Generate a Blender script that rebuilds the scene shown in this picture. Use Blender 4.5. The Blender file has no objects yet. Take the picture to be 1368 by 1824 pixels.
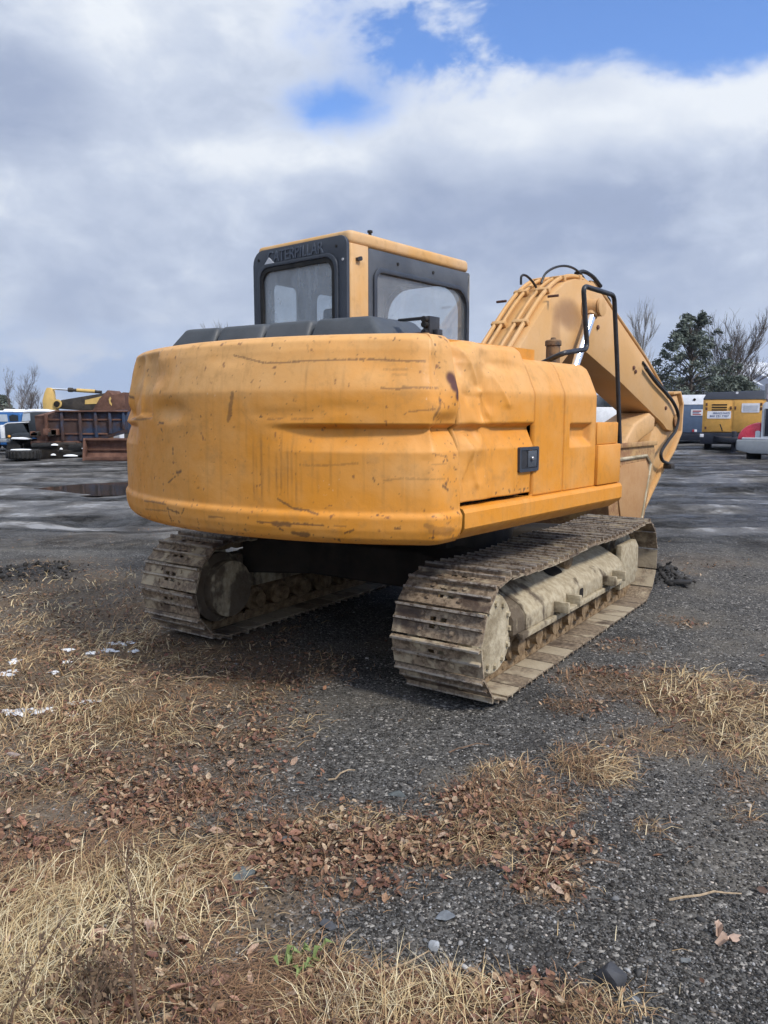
import bpy, bmesh, math, random
import numpy as np
from mathutils import Vector, Matrix

R = math.radians
sc = bpy.context.scene
COL = sc.collection
random.seed(7)
RNG = np.random.default_rng(11)

# ------------------------------------------------------------------ camera, sky, sun, exposure
F, CX, CY, HZ, CH = 1370.0, 684.0, 912.0, 738.0, 1.6     # focal length, centre and horizon of the photograph in its own pixels; eye height
PITCH = math.atan((CY - HZ) / F)
cam_data = bpy.data.cameras.new('camera')
cam_data.sensor_fit = 'VERTICAL'
cam_data.sensor_height = 24.0
cam_data.lens = F / 1824.0 * 24.0
cam_data.clip_start = 0.05
cam_data.clip_end = 20000
cam = bpy.data.objects.new('camera', cam_data)
cam.location = (0, 0, CH)
cam.rotation_euler = (math.pi / 2 - PITCH, 0, 0)
COL.objects.link(cam)
sc.camera = cam

SUN_AZ, SUN_EL = 133.0, 45.0          # degrees clockwise from the viewing direction, and above the horizon
SUN_STRENGTH, SUN_ANGLE, SUN_COL = 2.6, 9.0, (1.0, 0.93, 0.82)
CLOUD_STRENGTH, SKY_STRENGTH = 0.74, 0.14
EXPOSURE = 0.52

sc.view_settings.view_transform = 'Standard'
sc.view_settings.look = 'None'
sc.view_settings.gamma = 1.0
sc.view_settings.exposure = EXPOSURE
sc.view_settings.use_curve_mapping = False
sc.cycles.use_denoising = True
sc.cycles.max_bounces = 8
sc.cycles.transparent_max_bounces = 24
sc.cycles.volume_bounces = 0
sc.cycles.use_adaptive_sampling = True
sc.cycles.adaptive_threshold = 0.02


class V:
    """a shader socket with arithmetic"""
    def __init__(s, nt, sock): s.nt, s.s = nt, sock
    def _m(s, op, *a, clamp=False):
        n = s.nt.nodes.new('ShaderNodeMath'); n.operation = op; n.use_clamp = clamp
        for i, v in enumerate((s,) + a):
            if isinstance(v, V): s.nt.links.new(v.s, n.inputs[i])
            else: n.inputs[i].default_value = v
        return V(s.nt, n.outputs[0])
    def __add__(s, o): return s._m('ADD', o)
    __radd__ = __add__
    def __sub__(s, o): return s._m('SUBTRACT', o)
    def __rsub__(s, o): return (s * -1.0) + o
    def __mul__(s, o): return s._m('MULTIPLY', o)
    __rmul__ = __mul__
    def __truediv__(s, o): return s._m('DIVIDE', o)
    def pow(s, o): return s._m('POWER', o)
    def max(s, o): return s._m('MAXIMUM', o)
    def min(s, o): return s._m('MINIMUM', o)
    def clamp(s): return s._m('ADD', 0.0, clamp=True)
    def smooth(s, a, b, lo=0.0, hi=1.0):
        n = s.nt.nodes.new('ShaderNodeMapRange'); n.interpolation_type = 'SMOOTHSTEP'
        s.nt.links.new(s.s, n.inputs['Value'])
        n.inputs['From Min'].default_value = a; n.inputs['From Max'].default_value = b
        n.inputs['To Min'].default_value = lo; n.inputs['To Max'].default_value = hi
        return V(s.nt, n.outputs['Result'])


class NT:
    def __init__(s, nt): s.nt = nt
    def node(s, t, **kw):
        n = s.nt.nodes.new(t)
        for k, v in kw.items(): setattr(n, k, v)
        return n
    def link(s, a, b): s.nt.links.new(a.s if isinstance(a, V) else a, b)
    def coord(s, which='Object'): return V(s.nt, s.node('ShaderNodeTexCoord').outputs[which])
    def xyz(s, v):
        n = s.node('ShaderNodeSeparateXYZ'); s.link(v, n.inputs[0])
        return [V(s.nt, o) for o in n.outputs]
    def comb(s, x, y, z):
        n = s.node('ShaderNodeCombineXYZ')
        for i, v in enumerate((x, y, z)):
            if isinstance(v, V): s.link(v, n.inputs[i])
            else: n.inputs[i].default_value = v
        return V(s.nt, n.outputs[0])
    def scale(s, v, k):
        n = s.node('ShaderNodeMapping'); s.link(v, n.inputs[0]); n.inputs['Scale'].default_value = k if hasattr(k, '__len__') else (k, k, k)
        return V(s.nt, n.outputs[0])
    def noise(s, v, scale=5.0, detail=4.0, rough=0.55, dist=0.0, col=False):
        n = s.node('ShaderNodeTexNoise'); s.link(v, n.inputs['Vector'])
        n.inputs['Scale'].default_value = scale; n.inputs['Detail'].default_value = detail
        n.inputs['Roughness'].default_value = rough; n.inputs['Distortion'].default_value = dist
        return V(s.nt, n.outputs['Color' if col else 'Fac'])
    def voronoi(s, v, scale=5.0, feature='F1', out='Distance', rand=1.0):
        n = s.node('ShaderNodeTexVoronoi', feature=feature); s.link(v, n.inputs['Vector'])
        n.inputs['Scale'].default_value = scale; n.inputs['Randomness'].default_value = rand
        return V(s.nt, n.outputs[out])
    def attr(s, name, out='Color'):
        n = s.node('ShaderNodeAttribute', attribute_name=name); return V(s.nt, n.outputs[out])
    def rgb(s, c):
        n = s.node('ShaderNodeRGB'); n.outputs[0].default_value = (*c, 1); return V(s.nt, n.outputs[0])
    def mix(s, f, a, b, blend='MIX'):
        n = s.node('ShaderNodeMix', data_type='RGBA', blend_type=blend)
        for v, i in ((f, 0), (a, 6), (b, 7)):
            if isinstance(v, V): s.link(v, n.inputs[i])
            elif hasattr(v, '__len__'): n.inputs[i].default_value = (*v, 1)
            else: n.inputs[i].default_value = v
        return V(s.nt, n.outputs[2])
    def ramp(s, f, stops):
        n = s.node('ShaderNodeValToRGB'); s.link(f, n.inputs[0]); e = n.color_ramp.elements
        while len(e) < len(stops): e.new(0.5)
        for el, (p, c) in zip(e, stops): el.position = p; el.color = (*c, 1)
        return V(s.nt, n.outputs[0])
    def bump(s, h, strength=0.5, dist=0.01, normal=None):
        n = s.node('ShaderNodeBump'); s.link(h, n.inputs['Height'])
        n.inputs['Strength'].default_value = strength; n.inputs['Distance'].default_value = dist
        if normal is not None: s.link(normal, n.inputs['Normal'])
        return V(s.nt, n.outputs[0])
    def sep(s, c):
        n = s.node('ShaderNodeSeparateColor'); s.link(c, n.inputs[0]); return [V(s.nt, o) for o in n.outputs[:3]]


def make_world():
    w = bpy.data.worlds.new('World'); sc.world = w; w.use_nodes = True
    w.node_tree.nodes.clear()
    t = NT(w.node_tree)
    d = t.coord('Generated')
    x, y, z = t.xyz(d)
    sky = t.node('ShaderNodeTexSky', sky_type='NISHITA')
    sky.sun_disc = False
    sky.sun_elevation = R(SUN_EL); sky.sun_rotation = R(SUN_AZ)
    sky.altitude = 300; sky.air_density = 1.0; sky.dust_density = 0.0; sky.ozone_density = 5.0
    az = x._m('ARCTAN2', y) * (180 / math.pi)
    el = z._m('ARCSINE') * (180 / math.pi)
    def blob(a0, e0, ra, re_):
        u = (az - a0) / ra; v = (el - e0) / re_
        return (u * u + v * v)._m('MULTIPLY', -1.0)._m('EXPONENT')
    # cloud forms live in the direction itself, flattened a little
    p = t.scale(d, (1.0, 1.0, 1.7))
    nA = t.noise(p, 4.6, 6, 0.56, 0.35)                # bodies
    nB = t.noise(p, 14.0, 5, 0.6, 0.3)                 # billows
    nC = t.noise(t.scale(d, (1.0, 1.0, 3.2)), 2.3, 2, 0.5)   # broad light and dark
    rim = blob(13.5, 22.0, 6.5, 9.0) * 2.3 + blob(30.0, 24.0, 9.0, 9.0) * 0.3 + (az * -1.0 + 9.0).max(0.0).min(14.0) * 0.30 + 19.7      # height of the cloud bank's edge
    gap = (el - rim + (nA - 0.5) * 7.0 + (nB - 0.5) * 4.0).smooth(-1.2, 3.2) * (az + (nA - 0.5) * 34.0 + (nB - 0.5) * 18.0).smooth(-2.0, 11.0) * (el.smooth(36.0, 55.0, 1.0, 0.2))
    veil = blob(-3.2, 20.3, 5.5, 1.8) * 0.70 + blob(-2.0, 25.0, 6.5, 4.0) * 0.50
    c = (nA - 0.5) * 0.9 + (nB - 0.5) * 0.75 + 0.84 - gap * 1.15 - veil
    mask = c.smooth(0.02, 0.66)
    white = (0.86, 0.90, 0.95); grey = (0.365, 0.43, 0.585)
    band = t.sep(t.ramp(el / 40.0, [(0.0, (.22,) * 3), (0.10, (.27,) * 3), (0.17, (.43,) * 3), (0.28, (.60,) * 3), (0.40, (.50,) * 3), (0.50, (.50,) * 3), (0.62, (.34,) * 3), (1.0, (.36,) * 3)]))[0]
    edge = (1.0 - c.smooth(0.30, 0.95)) * 0.30
    shade = (band + (nC - 0.5) * 1.2 + (nA - 0.5) * 1.05 + (nB - 0.5) * 0.60 - edge - blob(-7.0, 17.3, 7.0, 1.1) * 0.55 - blob(16, 19.2, 16, 2.4) * 0.80
             + blob(19, 13.0, 12, 4.0) * 0.22 + blob(-27, 21, 5, 6) * 0.30 - blob(-17, 24.0, 6, 4.0) * 0.16)
    colr = t.ramp(shade * 0.5 + 0.15, [(0.10, white), (0.34, (0.60, 0.665, 0.79)), (0.60, grey), (0.95, (0.29, 0.345, 0.475))])
    # clear pale strip with small far cumulus over the horizon
    low = el.smooth(2.6, 7.0, 1.0, 0.0) * (az + (nC - 0.5) * 25.0).smooth(-14.0, 16.0, 1.0, 0.15)
    puff = ((nB - 0.5) * 1.1 + (nA - 0.5) * 0.9 + blob(-22, 4.3, 12, 1.3) * 0.30).smooth(0.06, 0.30)
    strip = t.mix(puff * 0.75, t.mix(el.smooth(0.0, 7.0), (0.64, 0.74, 0.90), (0.47, 0.61, 0.88)), (0.90, 0.92, 0.95))
    colr = t.mix(low, colr, strip); mask = mask.max(low)
    glow = (x * math.sin(R(SUN_AZ)) * math.cos(R(SUN_EL)) + y * math.cos(R(SUN_AZ)) * math.cos(R(SUN_EL)) + z * math.sin(R(SUN_EL))).max(0.0)
    lum = glow.pow(2.0) * 1.5 + 1.0                  # cloud shines brighter towards the veiled sun
    bg1 = t.node('ShaderNodeBackground'); t.link(t.mix(1.0, sky.outputs[0] if False else V(t.nt, sky.outputs[0]), (0.80, 0.92, 1.12), 'MULTIPLY'), bg1.inputs[0]); bg1.inputs[1].default_value = SKY_STRENGTH
    bg2 = t.node('ShaderNodeBackground'); t.link(colr, bg2.inputs[0]); t.link(lum * CLOUD_STRENGTH, bg2.inputs[1])
    m = t.node('ShaderNodeMixShader'); t.link(mask, m.inputs[0]); t.link(bg1.outputs[0], m.inputs[1]); t.link(bg2.outputs[0], m.inputs[2])
    out = t.node('ShaderNodeOutputWorld'); t.link(m.outputs[0], out.inputs[0])


make_world()
sc.world.cycles.sampling_method = 'MANUAL'
sc.world.cycles.sample_map_resolution = 512
sun_data = bpy.data.lights.new('sun', 'SUN')
sun_data.energy = SUN_STRENGTH; sun_data.angle = R(SUN_ANGLE); sun_data.color = SUN_COL
sun = bpy.data.objects.new('sun', sun_data)
_sd = Vector((math.sin(R(SUN_AZ)) * math.cos(R(SUN_EL)), math.cos(R(SUN_AZ)) * math.cos(R(SUN_EL)), math.sin(R(SUN_EL))))
sun.rotation_euler = _sd.to_track_quat('Z', 'Y').to_euler()
COL.objects.link(sun)

# ------------------------------------------------------------------ measuring: where things of the photograph stand in the place
_fw = np.array([0, math.cos(PITCH), -math.sin(PITCH)]); _up = np.array([0, math.sin(PITCH), math.cos(PITCH)]); _rt = np.array([1.0, 0, 0])
_cam = np.array([0, 0, CH])
C0 = np.array([0.302, 5.866, 0.0])                     # slewing centre of the excavator
YU, YT = R(39.7), R(34.3)                              # headings of its upper body and of its tracks
def ray(px, py): return _fw + (px - CX) / F * _rt - (py - CY) / F * _up
def G(px, py, z=0.0):
    d = ray(px, py); return _cam + (z - CH) / d[2] * d
def atY(px, py, Y):
    d = ray(px, py); return _cam + d * Y / d[1]
def U(px, py, ax, v):
    """measured point on the plane ax = v of the excavator's own frame"""
    r = np.array([math.cos(YU), -math.sin(YU), 0]); u = np.array([math.sin(YU), math.cos(YU), 0])
    n = [r, u, np.array([0, 0, 1.0])][ax]; o = C0 if ax < 2 else np.zeros(3)
    d = ray(px, py); t = (v - (_cam - o) @ n) / (d @ n); P = _cam + t * d
    return np.array([(P - C0) @ r, (P - C0) @ u, P[2]])

# ------------------------------------------------------------------ numpy value noise
def _hash(i, j, s):
    h = (i.astype(np.int64) * 374761393 + j.astype(np.int64) * 668265263 + s * 982451653) & 0xFFFFFFFF
    h = ((h ^ (h >> 13)) * 1274126177) & 0xFFFFFFFF
    return ((h ^ (h >> 16)) & 0xFFFF) / 65535.0
def vn(x, y, s=0):
    x = np.asarray(x, float); y = np.asarray(y, float)
    i = np.floor(x).astype(np.int64); j = np.floor(y).astype(np.int64); fx = x - i; fy = y - j
    fx = fx * fx * (3 - 2 * fx); fy = fy * fy * (3 - 2 * fy)
    a = _hash(i, j, s); b = _hash(i + 1, j, s); c = _hash(i, j + 1, s); d = _hash(i + 1, j + 1, s)
    return (a * (1 - fx) + b * fx) * (1 - fy) + (c * (1 - fx) + d * fx) * fy
def fbm(x, y, o=4, s=0):
    t = 0; a = 0.5; n = 0
    for k in range(o):
        t = t + a * vn(x * 2 ** k, y * 2 ** k, s + k * 17); n += a; a *= 0.5
    return t / n - 0.5
def facet(x, y, s=0):
    """random heights on a skewed lattice joined by flat triangles: folds of buckled sheet"""
    x = np.asarray(x, float) + .35 * vn(x * .9, y * .9, s + 5); y = np.asarray(y, float) + .35 * vn(x * .8, y * .8, s + 9); u = x + y * .36; v = y
    i = np.floor(u).astype(np.int64); j = np.floor(v).astype(np.int64); fu = u - i; fv = v - j; h = lambda a, b: _hash(i + a, j + b, s)
    return np.where(fu > fv, h(0, 0) + (h(1, 0) - h(0, 0)) * fu + (h(1, 1) - h(1, 0)) * fv, h(0, 0) + (h(1, 1) - h(0, 1)) * fu + (h(0, 1) - h(0, 0)) * fv) - .5
def sst(a, b, x):
    t = np.clip((np.asarray(x, float) - a) / (b - a), 0, 1); return t * t * (3 - 2 * t)

# ------------------------------------------------------------------ mesh builder
class MB:
    def __init__(s): s.v = []; s.f = []
    def add(s, vs, fs):
        o = len(s.v); s.v.extend([tuple(map(float, p)) for p in vs]); s.f.extend([tuple(i + o for i in f) for f in fs]); return s
    def box(s, x0, x1, y0, y1, z0, z1, M=None):
        vs = [(x, y, z) for z in (z0, z1) for y in (y0, y1) for x in (x0, x1)]
        if M is not None: vs = [tuple(M @ Vector(p)) for p in vs]
        return s.add(vs, [(0, 2, 3, 1), (4, 5, 7, 6), (0, 1, 5, 4), (2, 6, 7, 3), (0, 4, 6, 2), (1, 3, 7, 5)])
    def hexa(s, lo, hi):
        """eight corners: lower loop of four and upper loop of four"""
        vs = list(lo) + list(hi)
        return s.add(vs, [(3, 2, 1, 0), (4, 5, 6, 7)] + [(i, (i + 1) % 4, 4 + (i + 1) % 4, 4 + i) for i in range(4)])
    def prism(s, poly, a0, a1, ax='x', M=None):
        """polygon in the plane across axis ax, extruded from a0 to a1"""
        def P(p, a):
            q = {'x': (a, p[0], p[1]), 'y': (p[0], a, p[1]), 'z': (p[0], p[1], a)}[ax]
            return tuple(M @ Vector(q)) if M is not None else q
        n = len(poly); vs = [P(p, a0) for p in poly] + [P(p, a1) for p in poly]
        return s.add(vs, [tuple(range(n))[::-1], tuple(range(n, 2 * n))] + [(i, (i + 1) % n, n + (i + 1) % n, n + i) for i in range(n)])
    def tube(s, pts, r, n=8, caps=True, up=(0.13, 0.27, 0.95)):
        pts = [np.asarray(p, float) for p in pts]; m = len(pts)
        rr = r if hasattr(r, '__len__') else [r] * m
        vs = []; fs = []
        u = None
        for i in range(m):
            t = pts[min(i + 1, m - 1)] - pts[max(i - 1, 0)]; t = t / (np.linalg.norm(t) + 1e-9)
            if u is None:
                a = np.array(up, float)
                if abs(a @ t) > 0.95: a = np.array([1.0, 0, 0])
                u = a - (a @ t) * t
            else: u = u - (u @ t) * t
            u = u / (np.linalg.norm(u) + 1e-9); w = np.cross(t, u)
            for k in range(n):
                c = 2 * math.pi * k / n; vs.append(pts[i] + rr[i] * (math.cos(c) * u + math.sin(c) * w))
        for i in range(m - 1):
            for k in range(n):
                a = i * n + k; b = i * n + (k + 1) % n; fs.append((a, b, b + n, a + n))
        if caps: fs += [tuple(range(n))[::-1], tuple(range((m - 1) * n, m * n))]
        return s.add(vs, fs)
    def lathe(s, prof, n=24, M=None):
        """profile of (radius, height) pairs turned about z"""
        m = len(prof); vs = []; fs = []
        for r, h in prof:
            for k in range(n):
                c = 2 * math.pi * k / n; p = Vector((r * math.cos(c), r * math.sin(c), h)); vs.append(tuple(M @ p) if M is not None else tuple(p))
        for i in range(m - 1):
            for k in range(n):
                a = i * n + k; b = i * n + (k + 1) % n; fs.append((a, b, b + n, a + n))
        fs += [tuple(range(n))[::-1], tuple(range((m - 1) * n, m * n))]
        return s.add(vs, fs)
    def ring(s, outer, inner, mp, d0, d1):
        """panel between two loops of the same count, mp(a, b, depth) -> point"""
        n = len(outer); vs = []
        for d in (d0, d1):
            vs += [mp(a, b, d) for a, b in outer] + [mp(a, b, d) for a, b in inner]
        fs = []
        for i in range(n):
            j = (i + 1) % n
            fs += [(i, j, n + j, n + i), (2 * n + j, 2 * n + i, 3 * n + i, 3 * n + j), (j, i, 2 * n + i, 2 * n + j), (n + i, n + j, 3 * n + j, 3 * n + i)]
        return s.add(vs, fs)
    def build(s, name, m, parent=None, bevel=0.0, seg=2, smooth=40, recalc=True):
        me = bpy.data.meshes.new(name)
        me.from_pydata(s.v, [], s.f)
        if bevel or recalc:
            b = bmesh.new(); b.from_mesh(me)
            bmesh.ops.recalc_face_normals(b, faces=b.faces[:])
            if bevel:
                ed = [e for e in b.edges if len(e.link_faces) == 2 and e.calc_face_angle(0) > R(28)]
                bmesh.ops.bevel(b, geom=ed, offset=bevel, segments=seg, profile=0.5, affect='EDGES', clamp_overlap=True)
            b.to_mesh(me); b.free()
        return link(name, me, m, parent, smooth)

def link(name, me, m, parent=None, smooth=40):
    if smooth:
        me.polygons.foreach_set('use_smooth', [True] * len(me.polygons))
        me.set_sharp_from_angle(angle=R(smooth))
    if m is not None: me.materials.append(m)
    o = bpy.data.objects.new(name, me); COL.objects.link(o)
    if parent is not None: o.parent = parent
    return o
def np_mesh(name, verts, faces, m, parent=None, smooth=True, cols=None, cname='tint'):
    """big meshes from arrays; faces is an (n, k) array"""
    verts = np.asarray(verts, np.float32); faces = np.asarray(faces, np.int32)
    me = bpy.data.meshes.new(name); k = faces.shape[1]
    me.vertices.add(len(verts)); me.vertices.foreach_set('co', verts.ravel())
    me.loops.add(faces.size); me.loops.foreach_set('vertex_index', faces.ravel())
    me.polygons.add(len(faces)); me.polygons.foreach_set('loop_start', np.arange(0, faces.size, k, dtype=np.int32))
    me.update(calc_edges=True)
    if smooth: me.polygons.foreach_set('use_smooth', np.ones(len(faces), bool))
    if cols is not None:
        a = me.color_attributes.new(cname, 'FLOAT_COLOR', 'POINT')
        c = np.ones((len(verts), 4), np.float32); c[:, :cols.shape[1]] = cols; a.data.foreach_set('color', c.ravel())
    if m is not None: me.materials.append(m)
    o = bpy.data.objects.new(name, me); COL.objects.link(o)
    if parent is not None: o.parent = parent
    return o
def empty(name, loc=(0, 0, 0), rz=0.0):
    o = bpy.data.objects.new(name, None); o.empty_display_size = 0.2; o.location = loc; o.rotation_euler = (0, 0, rz); COL.objects.link(o); return o
def tag(o, label=None, cat=None, group=None, kind=None):
    for k, v in (('label', label), ('category', cat), ('group', group), ('kind', kind)):
        if v: o[k] = v
    return o
def rrect(x0, x1, y0, y1, r, k=5):
    """rounded rectangle loop; r is one radius or four (from the lower left, anticlockwise)"""
    rs = r if hasattr(r, '__len__') else [r] * 4; out = []
    for (cx, cy, a0), q in zip(((x0, y0, 180), (x1, y0, 270), (x1, y1, 0), (x0, y1, 90)), rs):
        ox = cx + (q if cx == x0 else -q); oy = cy + (q if cy == y0 else -q)
        for i in range(k + 1):
            a = R(a0 + 90 * i / k); out.append((ox + q * math.cos(a), oy + q * math.sin(a)))
    return out
def smooth_path(pts, n=6):
    """Catmull-Rom through the points"""
    P = [np.asarray(p, float) for p in pts]; P = [2 * P[0] - P[1]] + P + [2 * P[-1] - P[-2]]; out = []
    for i in range(1, len(P) - 2):
        for k in range(n):
            t = k / n
            out.append(0.5 * (2 * P[i] + (P[i + 1] - P[i - 1]) * t + (2 * P[i - 1] - 5 * P[i] + 4 * P[i + 1] - P[i + 2]) * t * t + (-P[i - 1] + 3 * P[i] - 3 * P[i + 1] + P[i + 2]) * t ** 3))
    out.append(P[-2]); return out
def rounded_path(pts, r, n=6):
    """polyline with its corners rounded"""
    P = [np.asarray(p, float) for p in pts]; out = [P[0]]
    for i in range(1, len(P) - 1):
        a = P[i - 1] - P[i]; b = P[i + 1] - P[i]; q = min(r, np.linalg.norm(a) * 0.48, np.linalg.norm(b) * 0.48)
        s0 = P[i] + a / np.linalg.norm(a) * q; s1 = P[i] + b / np.linalg.norm(b) * q
        for k in range(n + 1):
            t = k / n; out.append((1 - t) ** 2 * s0 + 2 * t * (1 - t) * P[i] + t * t * s1)
    out.append(P[-1]); return out

# ------------------------------------------------------------------ materials
MATS = {}
def material(name, fn):
    m = bpy.data.materials.new(name); m.use_nodes = True; nt = m.node_tree; nt.nodes.clear()
    t = NT(nt); out = t.node('ShaderNodeOutputMaterial'); b = t.node('ShaderNodeBsdfPrincipled')
    t.link(b.outputs[0], out.inputs[0]); t.out = out
    fn(t, b); MATS[name] = m; return m
def setp(t, b, **kw):
    nm = dict(col='Base Color', rough='Roughness', metal='Metallic', spec='Specular IOR Level', normal='Normal', coat='Coat Weight')
    for k, v in kw.items():
        i = b.inputs[nm[k]]
        if isinstance(v, V): t.link(v, i)
        elif hasattr(v, '__len__'): i.default_value = (*v, 1)
        else: i.default_value = v

def paint(name, base, faded, amount=0.35, rough=0.5, scale=1.0):
    """weathered machine paint; the wear attribute carries chips (r), rust (g) and bleaching (b)"""
    def fn(t, b):
        o = t.coord('Object'); w = t.sep(t.attr('wear'))
        n1 = t.noise(o, 1.7 * scale, 4, 0.6); n2 = t.noise(o, 11 * scale, 5, 0.65); n3 = t.noise(o, 4.5 * scale, 4, 0.6)
        st = t.noise(t.scale(o, (26 * scale, 26 * scale, 0.8 * scale)), 1.0, 3, 0.6)
        c = t.mix((n1.smooth(0.35, 0.7) * amount + n3.smooth(0.45, 0.7) * 0.22 + w[2] * 0.85).clamp(), base, faded)
        c = t.mix(n2.smooth(0.50, 0.74, 0, 0.30), c, (0.26, 0.155, 0.065))
        c = t.mix(st.smooth(0.52, 0.76, 0, 0.20), c, (0.25, 0.13, 0.035))
        ch = (t.noise(o, 48 * scale, 3, 0.6) + (n3 - 0.5) * 0.5)
        c = t.mix(ch.smooth(0.76, 0.80) * 0.75, c, (0.085, 0.045, 0.03))
        c = t.mix((ch * -1.0).smooth(-0.24, -0.20) * 0.35, c, (0.70, 0.55, 0.36))
        c = t.mix(w[1], c, t.mix(n2, (0.05, 0.018, 0.016), (0.17, 0.065, 0.04)))
        c = t.mix(w[0], c, (0.035, 0.028, 0.024))
        setp(t, b, col=c, rough=n2.smooth(0.3, 0.8, rough - 0.06, rough + 0.22), spec=0.38,
             normal=t.bump(t.noise(o, 7, 4, 0.55) + n2 * 0.25 + ch.smooth(0.76, 0.80) * -0.3, 0.22, 0.02))
    return material(name, fn)
YELLOW, FADED = (0.63, 0.245, 0.018), (0.64, 0.345, 0.120)
paint('yellow_paint', YELLOW, FADED)
paint('yellow_boom', (0.56, 0.315, 0.115), (0.58, 0.37, 0.19), 0.7)
paint('faded_yellow', (0.58, 0.32, 0.10), (0.58, 0.38, 0.20), 0.9)


def simple(name, c1, c2, scale=6, rough=0.6, spec=0.4, metal=0.0, bump=0.2, bd=0.01, lo=0.35, hi=0.65):
    def fn(t, b):
        o = t.coord('Object'); n = t.noise(o, scale, 5, 0.6); f = t.noise(o, scale * 7, 3, 0.6)
        c = t.mix((n * 0.75 + f * 0.25).smooth(lo, hi), c1, c2)
        setp(t, b, col=c, rough=f.smooth(0.2, 0.8, rough - 0.1, min(1, rough + 0.1)), spec=spec, metal=metal, normal=t.bump(f + n * 0.5, bump, bd))
    return material(name, fn)
simple('black_plastic', (0.026, 0.033, 0.047), (0.040, 0.048, 0.062), 3, 0.50, 0.5)  # blue sky reflection is tinted into the black base colour
simple('cover_plastic', (0.035, 0.042, 0.050), (0.060, 0.068, 0.078), 3, 0.55, 0.45)
simple('grey_plastic', (0.055, 0.064, 0.078), (0.085, 0.094, 0.108), 3, 0.55)
simple('black_paint', (0.012, 0.012, 0.014), (0.03, 0.03, 0.033), 8, 0.42, 0.5)
simple('rubber', (0.012, 0.012, 0.012), (0.03, 0.028, 0.026), 10, 0.7, 0.3)
simple('hose_rubber', (0.010, 0.010, 0.011), (0.022, 0.022, 0.023), 10, 0.5, 0.4)
simple('dark_steel', (0.022, 0.018, 0.015), (0.055, 0.044, 0.034), 5, 0.65, 0.4)
simple('underside', (0.012, 0.010, 0.009), (0.03, 0.024, 0.018), 4, 0.85, 0.2)
simple('dried_mud', (0.24, 0.195, 0.125), (0.50, 0.435, 0.31), 5, 0.9, 0.15, bump=0.6, bd=0.012)
simple('chrome', (0.75, 0.76, 0.78), (0.85, 0.85, 0.86), 4, 0.15, 0.5, 1.0, 0.02)
simple('bare_metal', (0.30, 0.30, 0.31), (0.46, 0.46, 0.47), 9, 0.4, 0.5, 0.8, 0.1)
simple('rusty_yellow', (0.43, 0.27, 0.12), (0.25, 0.13, 0.065), 5, 0.75, 0.25, bump=0.5, lo=0.40, hi=0.60)
simple('bucket_panel', (0.34, 0.18, 0.075), (0.40, 0.235, 0.11), 4, 0.75, 0.25, bump=0.3)
simple('rust', (0.085, 0.042, 0.030), (0.16, 0.085, 0.060), 3, 0.85, 0.2, bump=0.5)
simple('cab_trim', (0.34, 0.33, 0.31), (0.42, 0.41, 0.39), 5, 0.8)
simple('seat_fabric', (0.03, 0.03, 0.033), (0.06, 0.06, 0.06), 20, 0.95, 0.1)
simple('letter_grey', (0.065, 0.078, 0.105), (0.08, 0.095, 0.12), 5, 0.5)
simple('silver_mark', (0.45, 0.47, 0.50), (0.55, 0.57, 0.60), 5, 0.45)

def _shoe(t, b):
    o = t.coord('Object'); i = t.node('ShaderNodeObjectInfo'); rnd = V(t.nt, i.outputs['Random'])
    x, y, z = t.xyz(o)
    p = t.comb(x + rnd * 31.0, y + rnd * 17.0, z)
    n = t.noise(p, 7, 5, 0.62); f = t.noise(p, 45, 3, 0.6)
    c = t.mix(f.smooth(0.35, 0.65), (0.110, 0.079, 0.053), (0.27, 0.205, 0.140))
    c = t.mix((n + (rnd - 0.5) * 0.12).smooth(0.53, 0.66) * 0.85, c, (0.42, 0.35, 0.24))
    c = t.mix(t.noise(p, 4.2, 3, 0.5).smooth(0.56, 0.66) * 0.85, c, (0.05, 0.032, 0.024))
    c = t.mix(z.smooth(0.006, 0.001) * (n + (rnd - 0.5) * 0.45).smooth(0.40, 0.64, 0.10, 0.85), c, (0.40, 0.335, 0.235))
    worn = z.smooth(0.026, 0.033)                                # grouser tips are worn bright
    c = t.mix(worn * f.smooth(0.3, 0.6) * 0.7, c, (0.40, 0.37, 0.33))
    setp(t, b, col=c, rough=f.smooth(0.2, 0.8, 0.45, 0.9), metal=worn * 0.35, spec=0.35, normal=t.bump(f + n, 0.5, 0.008))
material('track_steel', _shoe)
def _framemud(t, b):
    o = t.coord('Object'); n = t.noise(o, 2.6, 6, 0.62); f = t.noise(o, 24, 4, 0.6)
    st = t.noise(t.scale(o, (9, 9, 1.4)), 1.0, 3, 0.5)
    c = t.mix(f.smooth(0.3, 0.7), (0.29, 0.238, 0.155), (0.43, 0.37, 0.26))
    y_ = t.xyz(o)[1]
    c = t.mix((n * 0.7 + st * 0.3 + y_.smooth(-1.0, -0.5, 0.09, 0.0)).smooth(0.56, 0.64) * 0.85, c, (0.075, 0.055, 0.040))
    setp(t, b, col=c, rough=0.92, spec=0.15, normal=t.bump(f + n, 0.6, 0.012))
material('muddy_frame', _framemud)

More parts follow.
